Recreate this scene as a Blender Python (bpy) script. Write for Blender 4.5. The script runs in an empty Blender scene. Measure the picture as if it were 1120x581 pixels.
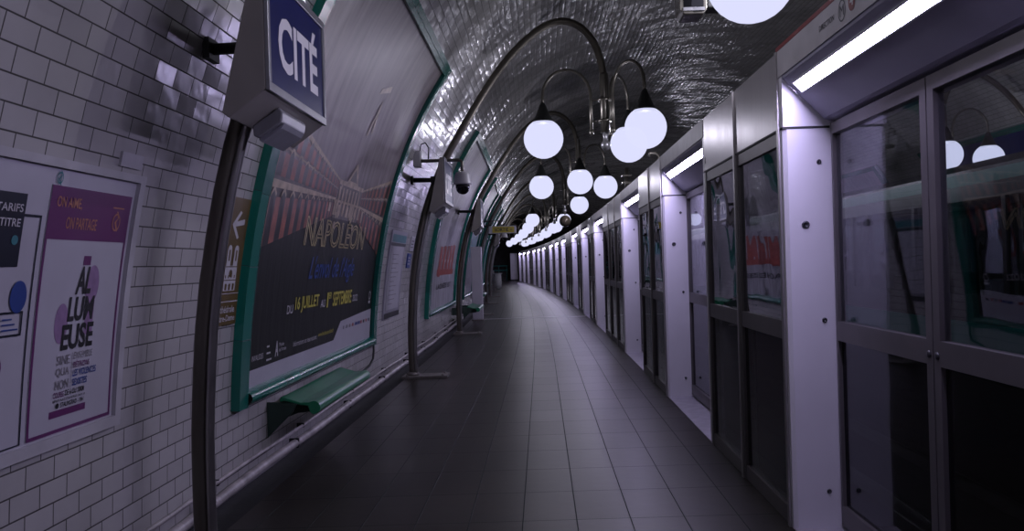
import bpy, math, random
from mathutils import Vector, Matrix
random.seed(7)
sc = bpy.context.scene
COL = sc.collection
PI = math.pi

# ------------------------------------------------------------------ camera, world, exposure
FPX = 930.0
TH = 0.03
cam_d = bpy.data.cameras.new('camera')
cam_d.sensor_width = 36.0
cam_d.lens = FPX / 1120 * 36.0
cam_d.shift_x = -32 / 1120
cam_d.shift_y = -2 / 1120
cam_d.clip_start = 0.05
cam_d.clip_end = 300
cam = bpy.data.objects.new('camera', cam_d)
COL.objects.link(cam)
ct, st = math.cos(TH), math.sin(TH)
cam.matrix_world = Matrix(((ct, st, 0, 0), (0, 0, -1, 0), (-st, ct, 0, 1.45), (0, 0, 0, 1)))
sc.camera = cam
world = bpy.data.worlds.new('world')
sc.world = world
world.use_nodes = True
world.node_tree.nodes['Background'].inputs[0].default_value = (.02, .022, .02, 1)
world.node_tree.nodes['Background'].inputs[1].default_value = .3
sc.view_settings.view_transform = 'Standard'
sc.view_settings.look = 'None'
sc.view_settings.gamma = 1
sc.view_settings.exposure = 0.0
sc.view_settings.use_curve_mapping = False
sc.cycles.use_denoising = True
sc.cycles.use_light_tree = True
sc.cycles.max_bounces = 8
sc.cycles.transparent_max_bounces = 16
sc.cycles.caustics_reflective = False
sc.cycles.caustics_refractive = False
sc.cycles.sample_clamp_indirect = 3.0
GLOBE_W = 125.0          # watts of the lamp inside each globe
STRIP_L = 72.0          # radiance of the strip lights over the doors
LAMP_COL = (.86, .83, 1.0)
STRIP_COL = (.66, .59, 1.0)

# ------------------------------------------------------------------ the line of the station
def c(y): return -.00082 * max(0.0, y - 11) ** 2
def ang(y): return math.atan(.00164 * max(0.0, y - 11))
CX, A_, Z0, B_, N_ = 4.1, 6.21, -.3, 6.2, 2.5
def wx(z):
    t = min(1, max(0, (z - Z0) / B_))
    return CX - A_ * (1 - t ** N_) ** (1 / N_)
# vault profile from the left foot over the crown to the right foot
half = []
for i in range(61):
    z = i * .05
    half.append((wx(z), z))
t0 = (half[-1][1] - Z0) / B_
for i in range(1, 41):
    x0 = half[60][0]
    x = x0 + (CX - x0) * i / 40
    q = abs((x - CX) / A_)
    half.append((x, Z0 + B_ * (1 - q ** N_) ** (1 / N_)))
PROF = half + [(2 * CX - x, z) for x, z in reversed(half[:-1])]
S = [0.0]
for a, b in zip(PROF[:-1], PROF[1:]):
    S.append(S[-1] + math.hypot(b[0] - a[0], b[1] - a[1]))
def prof_at(s):
    s = max(0, min(S[-1] - 1e-6, s))
    lo, hi = 0, len(S) - 1
    while hi - lo > 1:
        m = (lo + hi) // 2
        if S[m] <= s: lo = m
        else: hi = m
    f = (s - S[lo]) / (S[hi] - S[lo])
    a, b = PROF[lo], PROF[hi]
    dx, dz = b[0] - a[0], b[1] - a[1]
    L = math.hypot(dx, dz)
    return a[0] + dx * f, a[1] + dz * f, dz / L, -dx / L     # point and inward normal
def s_of_z(z):
    for i in range(len(S) - 1):
        if PROF[i + 1][1] >= z:
            f = (z - PROF[i][1]) / (PROF[i + 1][1] - PROF[i][1])
            return S[i] + f * (S[i + 1] - S[i])
def WP(y, s, off=0.0):
    x, z, nx, nz = prof_at(s)
    return (x + nx * off + c(y), y, z + nz * off)
def WZ(y, z, off=0.0): return WP(y, s_of_z(z), off)
def WR(y, z, off=0.0):                                      # the wall across the tracks
    x, zz, nx, nz = prof_at(s_of_z(z))
    return (2 * CX - x - nx * off + c(y), y, zz + nz * off)
def P(y, u, z=0.0): return (c(y) + u, y, z)

# ------------------------------------------------------------------ materials
MATS = {}
def nt(name):
    m = bpy.data.materials.new(name)
    m.use_nodes = True
    t = m.node_tree
    return m, t, t.nodes['Principled BSDF']
def N(t, kind, **kw):
    n = t.nodes.new(kind)
    for k, v in kw.items():
        if k.startswith('i_'): n.inputs[k[2:].replace('_', ' ')].default_value = v
        else: setattr(n, k, v)
    return n
def simple(name, col, rough=.5, metal=0.0, noise=.12, nscale=6.0, bump=0.0, bscale=60, spec=.5, rvar=0.0, stretch=None):
    """a plain surface with soft mottling, optional fine bump"""
    m, t, b = nt(name)
    tc = N(t, 'ShaderNodeTexCoord')
    src = tc.outputs['Object']
    if stretch:
        mp = N(t, 'ShaderNodeMapping'); mp.inputs['Scale'].default_value = stretch
        t.links.new(src, mp.inputs[0]); src = mp.outputs[0]
    nz = N(t, 'ShaderNodeTexNoise', i_Scale=nscale, i_Detail=5.0)
    t.links.new(src, nz.inputs['Vector'])
    rp = N(t, 'ShaderNodeValToRGB')
    rp.color_ramp.elements[0].position = .3; rp.color_ramp.elements[1].position = .75
    rp.color_ramp.elements[0].color = tuple(x * (1 - noise) for x in col) + (1,)
    rp.color_ramp.elements[1].color = tuple(min(1, x * (1 + noise)) for x in col) + (1,)
    t.links.new(nz.outputs['Fac'], rp.inputs[0])
    t.links.new(rp.outputs[0], b.inputs['Base Color'])
    b.inputs['Roughness'].default_value = rough
    b.inputs['Metallic'].default_value = metal
    b.inputs['Specular IOR Level'].default_value = spec
    if rvar:
        mr = N(t, 'ShaderNodeMapRange'); mr.inputs['To Min'].default_value = rough - rvar; mr.inputs['To Max'].default_value = rough + rvar
        t.links.new(nz.outputs['Fac'], mr.inputs[0]); t.links.new(mr.outputs[0], b.inputs['Roughness'])
    if bump:
        n2 = N(t, 'ShaderNodeTexNoise', i_Scale=float(bscale), i_Detail=3.0)
        t.links.new(src, n2.inputs['Vector'])
        bp = N(t, 'ShaderNodeBump', i_Strength=bump, i_Distance=.01)
        t.links.new(n2.outputs['Fac'], bp.inputs['Height'])
        t.links.new(bp.outputs[0], b.inputs['Normal'])
    MATS[name] = m
    return m
def tile_mat(name, tw, th, col, mortar, gap, rough, wob, shift=.5, wave=.25, var=.1, u0=0.0, dirt=.25, spec=.5, bulge=0.0):
    """tiles laid in UV metres: own tone, own tilt, dark joints"""
    m, t, b = nt(name)
    L = t.links.new
    uv = N(t, 'ShaderNodeUVMap'); sp = N(t, 'ShaderNodeSeparateXYZ'); L(uv.outputs[0], sp.inputs[0])
    def M(op, a, bb=None):
        n = N(t, 'ShaderNodeMath', operation=op)
        for i, x in enumerate((a, bb)):
            if x is None: continue
            if isinstance(x, (int, float)): n.inputs[i].default_value = x
            else: L(x, n.inputs[i])
        return n.outputs[0]
    v = M('DIVIDE', sp.outputs[1], th)
    row = M('FLOOR', v)
    par = M('MULTIPLY', M('FLOORED_MODULO', row, 2.0), shift)
    u = M('ADD', M('DIVIDE', M('SUBTRACT', sp.outputs[0], u0), tw), par)
    colm = M('FLOOR', u)
    fu = M('SUBTRACT', u, colm); fv = M('SUBTRACT', v, row)
    du = M('MULTIPLY', M('MINIMUM', fu, M('SUBTRACT', 1.0, fu)), tw)
    dv = M('MULTIPLY', M('MINIMUM', fv, M('SUBTRACT', 1.0, fv)), th)
    d = M('MINIMUM', du, dv)
    mr = N(t, 'ShaderNodeMapRange', interpolation_type='SMOOTHSTEP')
    mr.inputs['From Min'].default_value = gap * .5; mr.inputs['From Max'].default_value = gap
    L(d, mr.inputs[0])
    face = mr.outputs[0]
    cb = N(t, 'ShaderNodeCombineXYZ'); L(colm, cb.inputs[0]); L(row, cb.inputs[1])
    wn = N(t, 'ShaderNodeTexWhiteNoise', noise_dimensions='3D'); L(cb.outputs[0], wn.inputs[0])
    tone = N(t, 'ShaderNodeMapRange'); tone.inputs['To Min'].default_value = 1 - var; tone.inputs['To Max'].default_value = 1
    L(wn.outputs['Value'], tone.inputs[0])
    tc = N(t, 'ShaderNodeTexCoord')
    dn = N(t, 'ShaderNodeTexNoise', i_Scale=1.3, i_Detail=6.0); L(tc.outputs['Object'], dn.inputs['Vector'])
    dr = N(t, 'ShaderNodeMapRange'); dr.inputs['From Min'].default_value = .3; dr.inputs['From Max'].default_value = .7
    dr.inputs['To Min'].default_value = 1 - dirt; dr.inputs['To Max'].default_value = 1
    L(dn.outputs['Fac'], dr.inputs[0])
    k = M('MULTIPLY', tone.outputs[0], dr.outputs[0])
    sc_ = N(t, 'ShaderNodeVectorMath', operation='SCALE'); sc_.inputs[0].default_value = col; L(k, sc_.inputs['Scale'])
    mx = N(t, 'ShaderNodeMix', data_type='RGBA'); L(face, mx.inputs['Factor'])
    mx.inputs['A'].default_value = (*mortar, 1); L(sc_.outputs[0], mx.inputs['B'])
    L(mx.outputs['Result'], b.inputs['Base Color'])
    rr = N(t, 'ShaderNodeMapRange'); rr.inputs['To Min'].default_value = .8; rr.inputs['To Max'].default_value = rough
    L(face, rr.inputs[0]); L(rr.outputs[0], b.inputs['Roughness'])
    # bump from joint and glaze waves
    gn = N(t, 'ShaderNodeTexNoise', i_Scale=11.0, i_Detail=1.0); L(tc.outputs['Object'], gn.inputs['Vector'])
    hh = M('ADD', M('MULTIPLY', face, .0012), M('MULTIPLY', gn.outputs['Fac'], wave * .01))
    if bulge:       # the crown of the old vault is laid unevenly
        up = N(t, 'ShaderNodeMapRange'); up.inputs['From Min'].default_value = 2.5; up.inputs['From Max'].default_value = 5.5; L(sp.outputs[1], up.inputs[0])
        bn = N(t, 'ShaderNodeTexNoise', i_Scale=.95, i_Detail=1.8); L(tc.outputs['Object'], bn.inputs['Vector'])
        hh = M('ADD', hh, M('MULTIPLY', M('MULTIPLY', bn.outputs['Fac'], up.outputs[0]), bulge))
        pil = M('MULTIPLY', M('MULTIPLY', fv, M('SUBTRACT', 1.0, fv)), .010)      # slightly cushioned tiles
        hh = M('ADD', hh, M('MULTIPLY', pil, up.outputs[0]))
    bp = N(t, 'ShaderNodeBump', i_Strength=1.0, i_Distance=1.0); L(hh, bp.inputs['Height'])
    # every tile tilted a little its own way
    sb = N(t, 'ShaderNodeVectorMath', operation='SUBTRACT'); L(wn.outputs['Color'], sb.inputs[0]); sb.inputs[1].default_value = (.5, .5, .5)
    s2 = N(t, 'ShaderNodeVectorMath', operation='SCALE'); L(sb.outputs[0], s2.inputs[0]); s2.inputs['Scale'].default_value = wob
    ad = N(t, 'ShaderNodeVectorMath', operation='ADD'); L(bp.outputs[0], ad.inputs[0]); L(s2.outputs[0], ad.inputs[1])
    nm = N(t, 'ShaderNodeVectorMath', operation='NORMALIZE'); L(ad.outputs[0], nm.inputs[0])
    L(nm.outputs[0], b.inputs['Normal'])
    b.inputs['Specular IOR Level'].default_value = spec
    if spec < .2: b.inputs['Specular Tint'].default_value = (1, .93, .84, 1)
    MATS[name] = m
    return m
def glass_mat(name, tint, ior=1.6, rough=.0, base=0.0):
    m = bpy.data.materials.new(name); m.use_nodes = True; t = m.node_tree
    t.nodes.remove(t.nodes['Principled BSDF']); out = t.nodes['Material Output']
    tr = N(t, 'ShaderNodeBsdfTransparent'); tr.inputs[0].default_value = (*tint, 1)
    gl = N(t, 'ShaderNodeBsdfGlossy'); gl.inputs['Roughness'].default_value = rough; gl.inputs[0].default_value = (.95, .95, 1, 1)
    fr = N(t, 'ShaderNodeFresnel'); ge = N(t, 'ShaderNodeNewGeometry')      # same reflection on both faces of the sheet
    im = N(t, 'ShaderNodeMapRange'); im.inputs['To Min'].default_value = ior; im.inputs['To Max'].default_value = 1 / ior
    t.links.new(ge.outputs['Backfacing'], im.inputs[0]); t.links.new(im.outputs[0], fr.inputs[0])
    # the slight unevenness of the sheet
    nz = N(t, 'ShaderNodeTexNoise', i_Scale=2.0, i_Detail=1.0)
    tc = N(t, 'ShaderNodeTexCoord'); t.links.new(tc.outputs['Object'], nz.inputs['Vector'])
    bp = N(t, 'ShaderNodeBump', i_Strength=.15, i_Distance=.02); t.links.new(nz.outputs['Fac'], bp.inputs['Height'])
    t.links.new(bp.outputs[0], gl.inputs['Normal'])
    ad = N(t, 'ShaderNodeMath', operation='ADD', use_clamp=True); ad.inputs[1].default_value = base
    t.links.new(fr.outputs[0], ad.inputs[0])
    mx = N(t, 'ShaderNodeMixShader'); t.links.new(ad.outputs[0], mx.inputs[0]); t.links.new(tr.outputs[0], mx.inputs[1]); t.links.new(gl.outputs[0], mx.inputs[2])
    t.links.new(mx.outputs[0], out.inputs[0]); MATS[name] = m
    return m
def lit_cover(name, col, strength, through):
    """milky cover: glows itself and lets the lamp behind it through"""
    m = bpy.data.materials.new(name); m.use_nodes = True; t = m.node_tree
    t.nodes.remove(t.nodes['Principled BSDF']); out = t.nodes['Material Output']
    em = N(t, 'ShaderNodeEmission'); em.inputs[0].default_value = (*col, 1); em.inputs[1].default_value = strength
    tr = N(t, 'ShaderNodeBsdfTransparent')
    mx = N(t, 'ShaderNodeMixShader'); mx.inputs[0].default_value = through
    t.links.new(em.outputs[0], mx.inputs[1]); t.links.new(tr.outputs[0], mx.inputs[2])
    t.links.new(mx.outputs[0], out.inputs[0])
    m.cycles.emission_sampling = 'NONE'
    MATS[name] = m
    return m
tile_mat('wall_tile', .2, .1, (.475, .465, .445), (.05, .046, .042), .0045, .18, .055, var=.10, wave=.22, dirt=.2, bulge=.16)
tile_mat('floor_tile', .6, .3035, (.028, .024, .019), (.010, .017, .016), .0035, .36, .014, shift=0.0, wave=.05, var=.25, dirt=.45, spec=.11)
tile_mat('teal_tile', .2, .5, (.010, .19, .135), (.01, .06, .05), .003, .22, .008, shift=0.0, wave=.05, var=.3, dirt=.2)
simple('pole_metal', (.11, .10, .08), .42, .7, .2, 5, stretch=(1, 1, .3))
simple('pole_pipe', (.30, .29, .28), .3, .9, .15, 5)
simple('brass_grey', (.16, .15, .125), .35, .8, .2, 9)
simple('base_steel', (.20, .185, .165), .5, .6, .25, 8)
simple('cap_black', (.018, .02, .018), .5, .2, .3, 9)
simple('cream_box', (.32, .30, .27), .4, .3, .15, 3, rvar=.1)
simple('steel_brushed', (.40, .38, .38), .30, .85, .1, 3, bump=.1, bscale=30, rvar=.08, stretch=(1, 1, .05))
simple('psd_frame', (.16, .148, .15), .42, .5, .1, 4)
simple('psd_dark', (.03, .031, .03), .3, .2, .2, 4)
simple('jamb_white', (.74, .72, .76), .35, .0, .05, 2.5)
simple('soffit_paint', (.34, .33, .42), .45, .1, .08, 3)
simple('header_paint', (.44, .42, .43), .45, .1, .14, 5)
simple('red_strip', (.17, .02, .02), .5, .0, .1, 5)
simple('threshold_metal', (.42, .40, .44), .45, .3, .15, 10)
simple('rubber', (.012, .013, .013), .6, .0, .2, 10)
simple('bolt_metal', (.10, .10, .11), .3, .8, .2, 30)
simple('gutter_black', (.010, .011, .010), .8, .0, .5, 3, bump=.3, bscale=20)
simple('pipe_white', (.40, .37, .36), .4, .0, .4, 7, bump=.3, bscale=40)
simple('grout_white', (.42, .41, .42), .5, .0, .25, 6)
simple('frame_ceramic', (.46, .45, .46), .25, .0, .15, 4)
simple('bench_green', (.008, .16, .07), .3, .0, .2, 2)
simple('bench_dark', (.02, .04, .03), .4, .2, .3, 6)
simple('paper_white', (.44, .43, .47), .35, .0, .06, 3)
simple('paper_grey', (.27, .26, .30), .35, .0, .1, 3)
simple('purple', (.115, .022, .105), .4, .0, .08, 4)
simple('purple_pale', (.27, .17, .30), .4, .0, .2, 20)
simple('ink_black', (.012, .012, .014), .45, .0, .2, 20)
simple('ink_grey', (.20, .19, .20), .45, .0, .2, 20)
simple('ink_orange', (.40, .17, .10), .45, .0, .2, 20)
simple('ink_teal', (.03, .18, .20), .45, .0, .2, 20)
simple('ink_blue', (.02, .05, .22), .4, .0, .2, 8)
simple('navy_panel', (.008, .011, .022), .35, .0, .2, 8)
simple('sign_navy', (.007, .010, .075), .35, .0, .1, 5, spec=.25)
simple('sign_white', (.62, .60, .62), .4, .0, .05, 5)
simple('brown_sign', (.10, .064, .012), .35, .0, .25, 5)
simple('ink_gold', (.50, .42, .20), .4, .0, .2, 20)
simple('ink_yellow', (.50, .46, .06), .4, .0, .1, 20)
simple('script_blue', (.003, .05, .25), .4, .0, .1, 20)
simple('ink_white', (.50, .49, .50), .4, .0, .1, 20)
simple('ink_red', (.33, .05, .03), .4, .0, .3, 12)
simple('art_red', (.27, .08, .05), .4, .0, .5, 9)
simple('art_cream', (.42, .33, .22), .4, .0, .4, 12)
simple('art_dark', (.012, .012, .012), .35, .0, .2, 5)
simple('art_haze', (.13, .11, .10), .4, .0, .4, 8)
simple('blue_poster', (.012, .03, .16), .3, .0, .3, 1.5)
simple('fixture_grey', (.20, .20, .21), .35, .0, .1, 10)
simple('fixture_lens', (.25, .25, .28), .2, .0, .1, 10)
simple('camera_white', (.45, .44, .45), .35, .0, .05, 10)
simple('dome_black', (.008, .008, .009), .05, .0, .1, 10)
simple('yellow_sign', (.42, .34, .02), .35, .0, .15, 6)
simple('steel_grey', (.3, .3, .31), .35, .6, .1, 8)
simple('totem_white', (.50, .48, .52), .35, .1, .05, 3)
simple('bag_plastic', (.42, .43, .41), .3, .0, .2, 9, bump=.5, bscale=25)
simple('train_dark', (.018, .022, .022), .25, .3, .2, 2)
simple('train_teal', (.008, .13, .11), .3, .1, .15, 2)
simple('train_seat', (.10, .07, .05), .5, .0, .3, 4)
simple('concrete_dark', (.035, .035, .033), .8, .0, .4, 3, bump=.3, bscale=15)
simple('rail_steel', (.2, .19, .18), .35, .9, .2, 8)
simple('unlit_globe', (.16, .13, .10), .12, .4, .2, 9)
simple('white_strip', (.7, .68, .7), .5, .0, .2, 10)
def poster_sheet_mat(name, top, bottom, mid, width):
    m, t, b = nt(name); L = t.links.new
    uv = N(t, 'ShaderNodeUVMap'); sp = N(t, 'ShaderNodeSeparateXYZ'); L(uv.outputs[0], sp.inputs[0])
    mp = N(t, 'ShaderNodeMapping'); mp.inputs['Scale'].default_value = (26, 3, 1); mp.inputs['Rotation'].default_value = (0, 0, .35); L(uv.outputs[0], mp.inputs[0])
    nz = N(t, 'ShaderNodeTexNoise', i_Scale=1.6, i_Detail=7.0); L(mp.outputs[0], nz.inputs['Vector'])
    n2 = N(t, 'ShaderNodeTexNoise', i_Scale=2.2, i_Detail=4.0); L(uv.outputs[0], n2.inputs['Vector'])
    ad = N(t, 'ShaderNodeMath', operation='MULTIPLY_ADD'); L(n2.outputs['Fac'], ad.inputs[0]); ad.inputs[1].default_value = width; L(sp.outputs[1], ad.inputs[2])
    rp = N(t, 'ShaderNodeValToRGB'); e = rp.color_ramp.elements
    e[0].position = mid + width * .5 - width * .6; e[0].color = (*bottom, 1)
    e[1].position = min(1, mid + width * .5 + width * .6); e[1].color = (*top, 1)
    L(ad.outputs[0], rp.inputs[0])
    mr = N(t, 'ShaderNodeMapRange'); mr.inputs['From Min'].default_value = .3; mr.inputs['From Max'].default_value = .7; mr.inputs['To Min'].default_value = .55; mr.inputs['To Max'].default_value = 1.2
    L(nz.outputs['Fac'], mr.inputs[0])
    vm = N(t, 'ShaderNodeVectorMath', operation='SCALE'); L(rp.outputs[0], vm.inputs[0]); L(mr.outputs[0], vm.inputs['Scale'])
    L(vm.outputs[0], b.inputs['Base Color'])
    b.inputs['Roughness'].default_value = .40
    b.inputs['Specular IOR Level'].default_value = .22
    bp = N(t, 'ShaderNodeBump', i_Strength=.5, i_Distance=.006); L(nz.outputs['Fac'], bp.inputs['Height']); L(bp.outputs[0], b.inputs['Normal'])
    MATS[name] = m
poster_sheet_mat('poster_dark_sheet', (.27, .23, .225), (.010, .012, .010), .47, .14)
poster_sheet_mat('poster_pale_sheet', (.30, .28, .29), (.40, .39, .42), .5, .5)
poster_sheet_mat('poster_grey_sheet', (.22, .21, .22), (.30, .29, .31), .5, .5)
glass_mat('module_glass', (.6, .63, .63), 1.55, 0, .17)
glass_mat('leaf_glass', (.90, .92, .94), 1.38, 0, .0)
glass_mat('lower_glass', (.45, .48, .48), 1.4, .03, .0)
glass_mat('train_glass', (.5, .55, .55), 1.45, 0, .03)
lit_cover('globe_glow', (.72, .735, 1.0), 1.0, .13)
MATS['globe_glow'].node_tree.nodes['Emission'].inputs[1].default_value = 1.03
lit_cover('strip_glow', STRIP_COL, STRIP_L, 0.0)
MATS['strip_glow'].cycles.emission_sampling = 'FRONT'
lit_cover('train_tube', (.8, .9, .85), .6, 0.0)
lit_cover('sign_lit', (.7, .7, .8), .05, 0.0)

# ------------------------------------------------------------------ mesh helpers
class MB:
    def __init__(s): s.v = []; s.f = []; s.m = []; s.sm = []; s.uv = {}
    def add(s, vs, fs, mat=0, smooth=False, uvs=None):
        o = len(s.v); s.v += [tuple(p) for p in vs]
        for f in fs:
            s.f.append(tuple(i + o for i in f)); s.m.append(mat); s.sm.append(smooth)
        if uvs:
            for i, q in enumerate(uvs): s.uv[o + i] = q
        return s
    def box(s, x0, x1, y0, y1, z0, z1, mat=0):
        vs = [(x, y, z) for x in (x0, x1) for y in (y0, y1) for z in (z0, z1)]
        return s.add(vs, [(0, 1, 3, 2), (4, 6, 7, 5), (0, 4, 5, 1), (2, 3, 7, 6), (0, 2, 6, 4), (1, 5, 7, 3)], mat)
    def tube(s, path, r, n=12, mat=0, caps=True, flat=1.0):
        path = [Vector(p) for p in path]
        rs = r if isinstance(r, (list, tuple)) else [r] * len(path)
        vs = []; fs = []
        d = (path[1] - path[0]).normalized()
        up = Vector((0, 0, 1)) if abs(d.z) < .9 else Vector((0, 1, 0))
        a = d.cross(up).normalized()
        for i, p in enumerate(path):
            if i == 0: t = path[1] - path[0]
            elif i == len(path) - 1: t = path[-1] - path[-2]
            else: t = (path[i + 1] - path[i]).normalized() + (path[i] - path[i - 1]).normalized()
            t.normalize()
            a = (a - t * a.dot(t)).normalized(); b = t.cross(a)
            for k in range(n):
                q = 2 * PI * k / n
                vs.append(p + (a * math.cos(q) + b * math.sin(q) * flat) * rs[i])
        for i in range(len(path) - 1):
            for k in range(n):
                k2 = (k + 1) % n
                fs.append((i * n + k, i * n + k2, (i + 1) * n + k2, (i + 1) * n + k))
        s.add(vs, fs, mat, True)
        if caps:
            o = len(s.v) - len(vs)
            s.f.append(tuple(o + k for k in reversed(range(n)))); s.m.append(mat); s.sm.append(False)
            s.f.append(tuple(o + (len(path) - 1) * n + k for k in range(n))); s.m.append(mat); s.sm.append(False)
        return s
    def lathe(s, prof, ctr=(0, 0, 0), n=24, mat=0, axis='z', smooth=True):
        vs = []; fs = []
        for r, h in prof:
            for k in range(n):
                q = 2 * PI * k / n
                a, b = r * math.cos(q), r * math.sin(q)
                p = {'z': (a, b, h), 'x': (h, a, b), 'y': (b, h, a)}[axis]
                vs.append((p[0] + ctr[0], p[1] + ctr[1], p[2] + ctr[2]))
        for i in range(len(prof) - 1):
            for k in range(n):
                k2 = (k + 1) % n
                fs.append((i * n + k, i * n + k2, (i + 1) * n + k2, (i + 1) * n + k))
        fs.append(tuple(reversed(range(n)))); fs.append(tuple((len(prof) - 1) * n + k for k in range(n)))
        return s.add(vs, fs, mat, smooth)
    def sphere(s, ctr, r, n=24, mat=0):
        return s.lathe([(max(1e-4, r * math.sin(PI * i / (n // 2))), -r * math.cos(PI * i / (n // 2))) for i in range(n // 2 + 1)], ctr, n, mat)
    def prism(s, poly, a0, a1, axis='y', mat=0):
        """poly in (x,z) extruded along y, or (y,z) along x, or (x,y) along z"""
        f = {'y': lambda p, a: (p[0], a, p[1]), 'x': lambda p, a: (a, p[0], p[1]), 'z': lambda p, a: (p[0], p[1], a)}[axis]
        n = len(poly); vs = [f(p, a0) for p in poly] + [f(p, a1) for p in poly]
        fs = [tuple(range(n)), tuple(reversed(range(n, 2 * n)))] + [((i + 1) % n, i, i + n, (i + 1) % n + n) for i in range(n)]
        return s.add(vs, fs, mat)
    def grid(s, fn, us, vs_, mat=0, smooth=True, uvf=None):
        pts = [fn(u, v) for u in us for v in vs_]; nv = len(vs_)
        fs = [(i * nv + j, (i + 1) * nv + j, (i + 1) * nv + j + 1, i * nv + j + 1) for i in range(len(us) - 1) for j in range(nv - 1)]
        return s.add(pts, fs, mat, smooth, [uvf(u, v) if uvf else (u, v) for u in us for v in vs_])
    def slab(s, fn, us, vs_, off0, off1, mat=0, smooth=False, uvf=None):
        """closed curved slab: fn(u, v, off)"""
        s.grid(lambda u, v: fn(u, v, off1), us, vs_, mat, smooth, uvf)
        s.grid(lambda u, v: fn(u, v, off0), us, vs_, mat, smooth, uvf)
        for vv in (vs_[0], vs_[-1]):
            s.grid(lambda u, o: fn(u, vv, o), us, [off0, off1], mat, False, lambda u, o: (u, vv + o))
        for uu in (us[0], us[-1]):
            s.grid(lambda o, v: fn(uu, v, o), [off0, off1], vs_, mat, False, lambda o, v: (uu + o, v))
        return s
    def mesh(s, name, mats):
        me = bpy.data.meshes.new(name)
        me.from_pydata(s.v, [], s.f)
        for mt in mats: me.materials.append(MATS[mt])
        me.polygons.foreach_set('material_index', s.m)
        me.polygons.foreach_set('use_smooth', s.sm)
        if s.uv:
            l = me.uv_layers.new(name='UVMap')
            for lp in me.loops: l.data[lp.index].uv = s.uv.get(lp.vertex_index, (0, 0))
        me.update()
        return me
    def build(s, name, mats, parent=None, bevel=0.0, loc=None, rotz=0.0):
        if isinstance(mats, str): mats = [mats]
        o = bpy.data.objects.new(name, s.mesh(name, mats))
        COL.objects.link(o)
        if parent: o.parent = parent
        if loc: o.location = loc
        if rotz: o.rotation_euler = (0, 0, rotz)
        if bevel:
            bm = o.modifiers.new('bevel', 'BEVEL'); bm.width = bevel; bm.segments = 2; bm.limit_method = 'ANGLE'; bm.angle_limit = .6
        return o
def tag(o, label=None, cat=None, group=None, kind=None):
    if label: o['label'] = label
    if cat: o['category'] = cat
    if group: o['group'] = group
    if kind: o['kind'] = kind
    return o
def empty(name, loc, rz=0.0, **kw):
    o = bpy.data.objects.new(name, None); o.empty_display_size = .1
    COL.objects.link(o); o.location = loc; o.rotation_euler = (0, 0, rz)
    return tag(o, **kw)
def copy_tree(o, parent=None):
    n = o.copy(); COL.objects.link(n)
    if parent: n.parent = parent
    for ch in list(o.children): copy_tree(ch, n)
    return n
_tc = {}
def text2d(txt, bold=0.0, outline=0.0):
    """triangulated lettering, normalised to the box 0..1 x 0..1, plus its aspect"""
    key = (txt, bold, outline)
    if key in _tc: return _tc[key]
    cu = bpy.data.curves.new('lettering', 'FONT'); cu.body = txt; cu.offset = bold; cu.resolution_u = 3
    if outline: cu.fill_mode = 'NONE'; cu.bevel_depth = outline; cu.bevel_resolution = 0
    ob = bpy.data.objects.new('lettering', cu); COL.objects.link(ob)
    bpy.context.view_layer.update()
    me = bpy.data.meshes.new_from_object(ob.evaluated_get(bpy.context.evaluated_depsgraph_get()))
    vs = [(v.co.x, v.co.y) for v in me.vertices]; fs = [tuple(p.vertices) for p in me.polygons]
    bpy.data.objects.remove(ob); bpy.data.curves.remove(cu); bpy.data.meshes.remove(me)
    x0 = min(v[0] for v in vs); x1 = max(v[0] for v in vs); y0 = min(v[1] for v in vs); y1 = max(v[1] for v in vs)
    r = ([((x - x0) / (x1 - x0), (y - y0) / (y1 - y0)) for x, y in vs], fs)
    _tc[key] = r
    return r
def put_text(mb, fn, txt, a0, a1, b0, b1, mat=0, bold=0.0, shear=0.0, outline=0.0):
    vs, fs = text2d(txt, bold, outline)
    mb.add([fn(a0 + (a1 - a0) * x + shear * y * (b1 - b0), b0 + (b1 - b0) * y) for x, y in vs], fs, mat)
def ring2d(mb, fn, ca, cb, ra, rb, inner=0.0, mat=0, n=28, a_from=0, a_to=2 * PI):
    vs = []
    for k in range(n + 1):
        q = a_from + (a_to - a_from) * k / n
        vs.append(fn(ca + ra * math.cos(q), cb + rb * math.sin(q)))
        vs.append(fn(ca + ra * inner * math.cos(q), cb + rb * inner * math.sin(q)))
    mb.add(vs, [(2 * k, 2 * k + 2, 2 * k + 3, 2 * k + 1) for k in range(n)], mat)
def rect2d(mb, fn, a0, a1, b0, b1, mat=0, na=1, nb=1):
    mb.grid(lambda a, b: fn(a, b), [a0 + (a1 - a0) * i / na for i in range(na + 1)], [b0 + (b1 - b0) * i / nb for i in range(nb + 1)], mat, False)
def lin(a, b, n): return [a + (b - a) * i / n for i in range(n + 1)]
# ================================================================== THE SETTING
YB, YE = -12.0, 78.0
ys = lin(YB, YE, 90)
mb = MB(); mb.grid(lambda y, i: (PROF[i][0] + c(y), y, PROF[i][1]), ys, list(range(len(PROF))), 0, True, lambda y, i: (y, S[i]))
o = mb.build('wall_left', 'wall_tile'); tag(o, kind='structure', label='white tiled vault of the station, curving from the left wall overhead')
mb = MB(); mb.grid(lambda y, u: P(y, u, 0), ys, [-1.82, 1.75], 0, False, lambda y, u: (y, u + .146 + .3035 * 20))
mb.grid(lambda y, q: P(y, 1.75, -q), ys, [0, 1.2], 0, False, lambda y, q: (y, q))
tag(mb.build('floor', 'floor_tile'), kind='structure')
mb = MB(); mb.grid(lambda y, i: P(y, (-1.82, -1.82, -2.09, -2.09)[i], (0, -.03, -.03, .02)[i]), ys, [0, 1, 2, 3])
tag(mb.build('trim_1', 'gutter_black'), kind='structure', label='black gutter strip along the foot of the wall')
mb = MB(); mb.grid(lambda y, i: P(y, (1.75, 6.45)[i], -1.2), ys, [0, 1])
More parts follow.
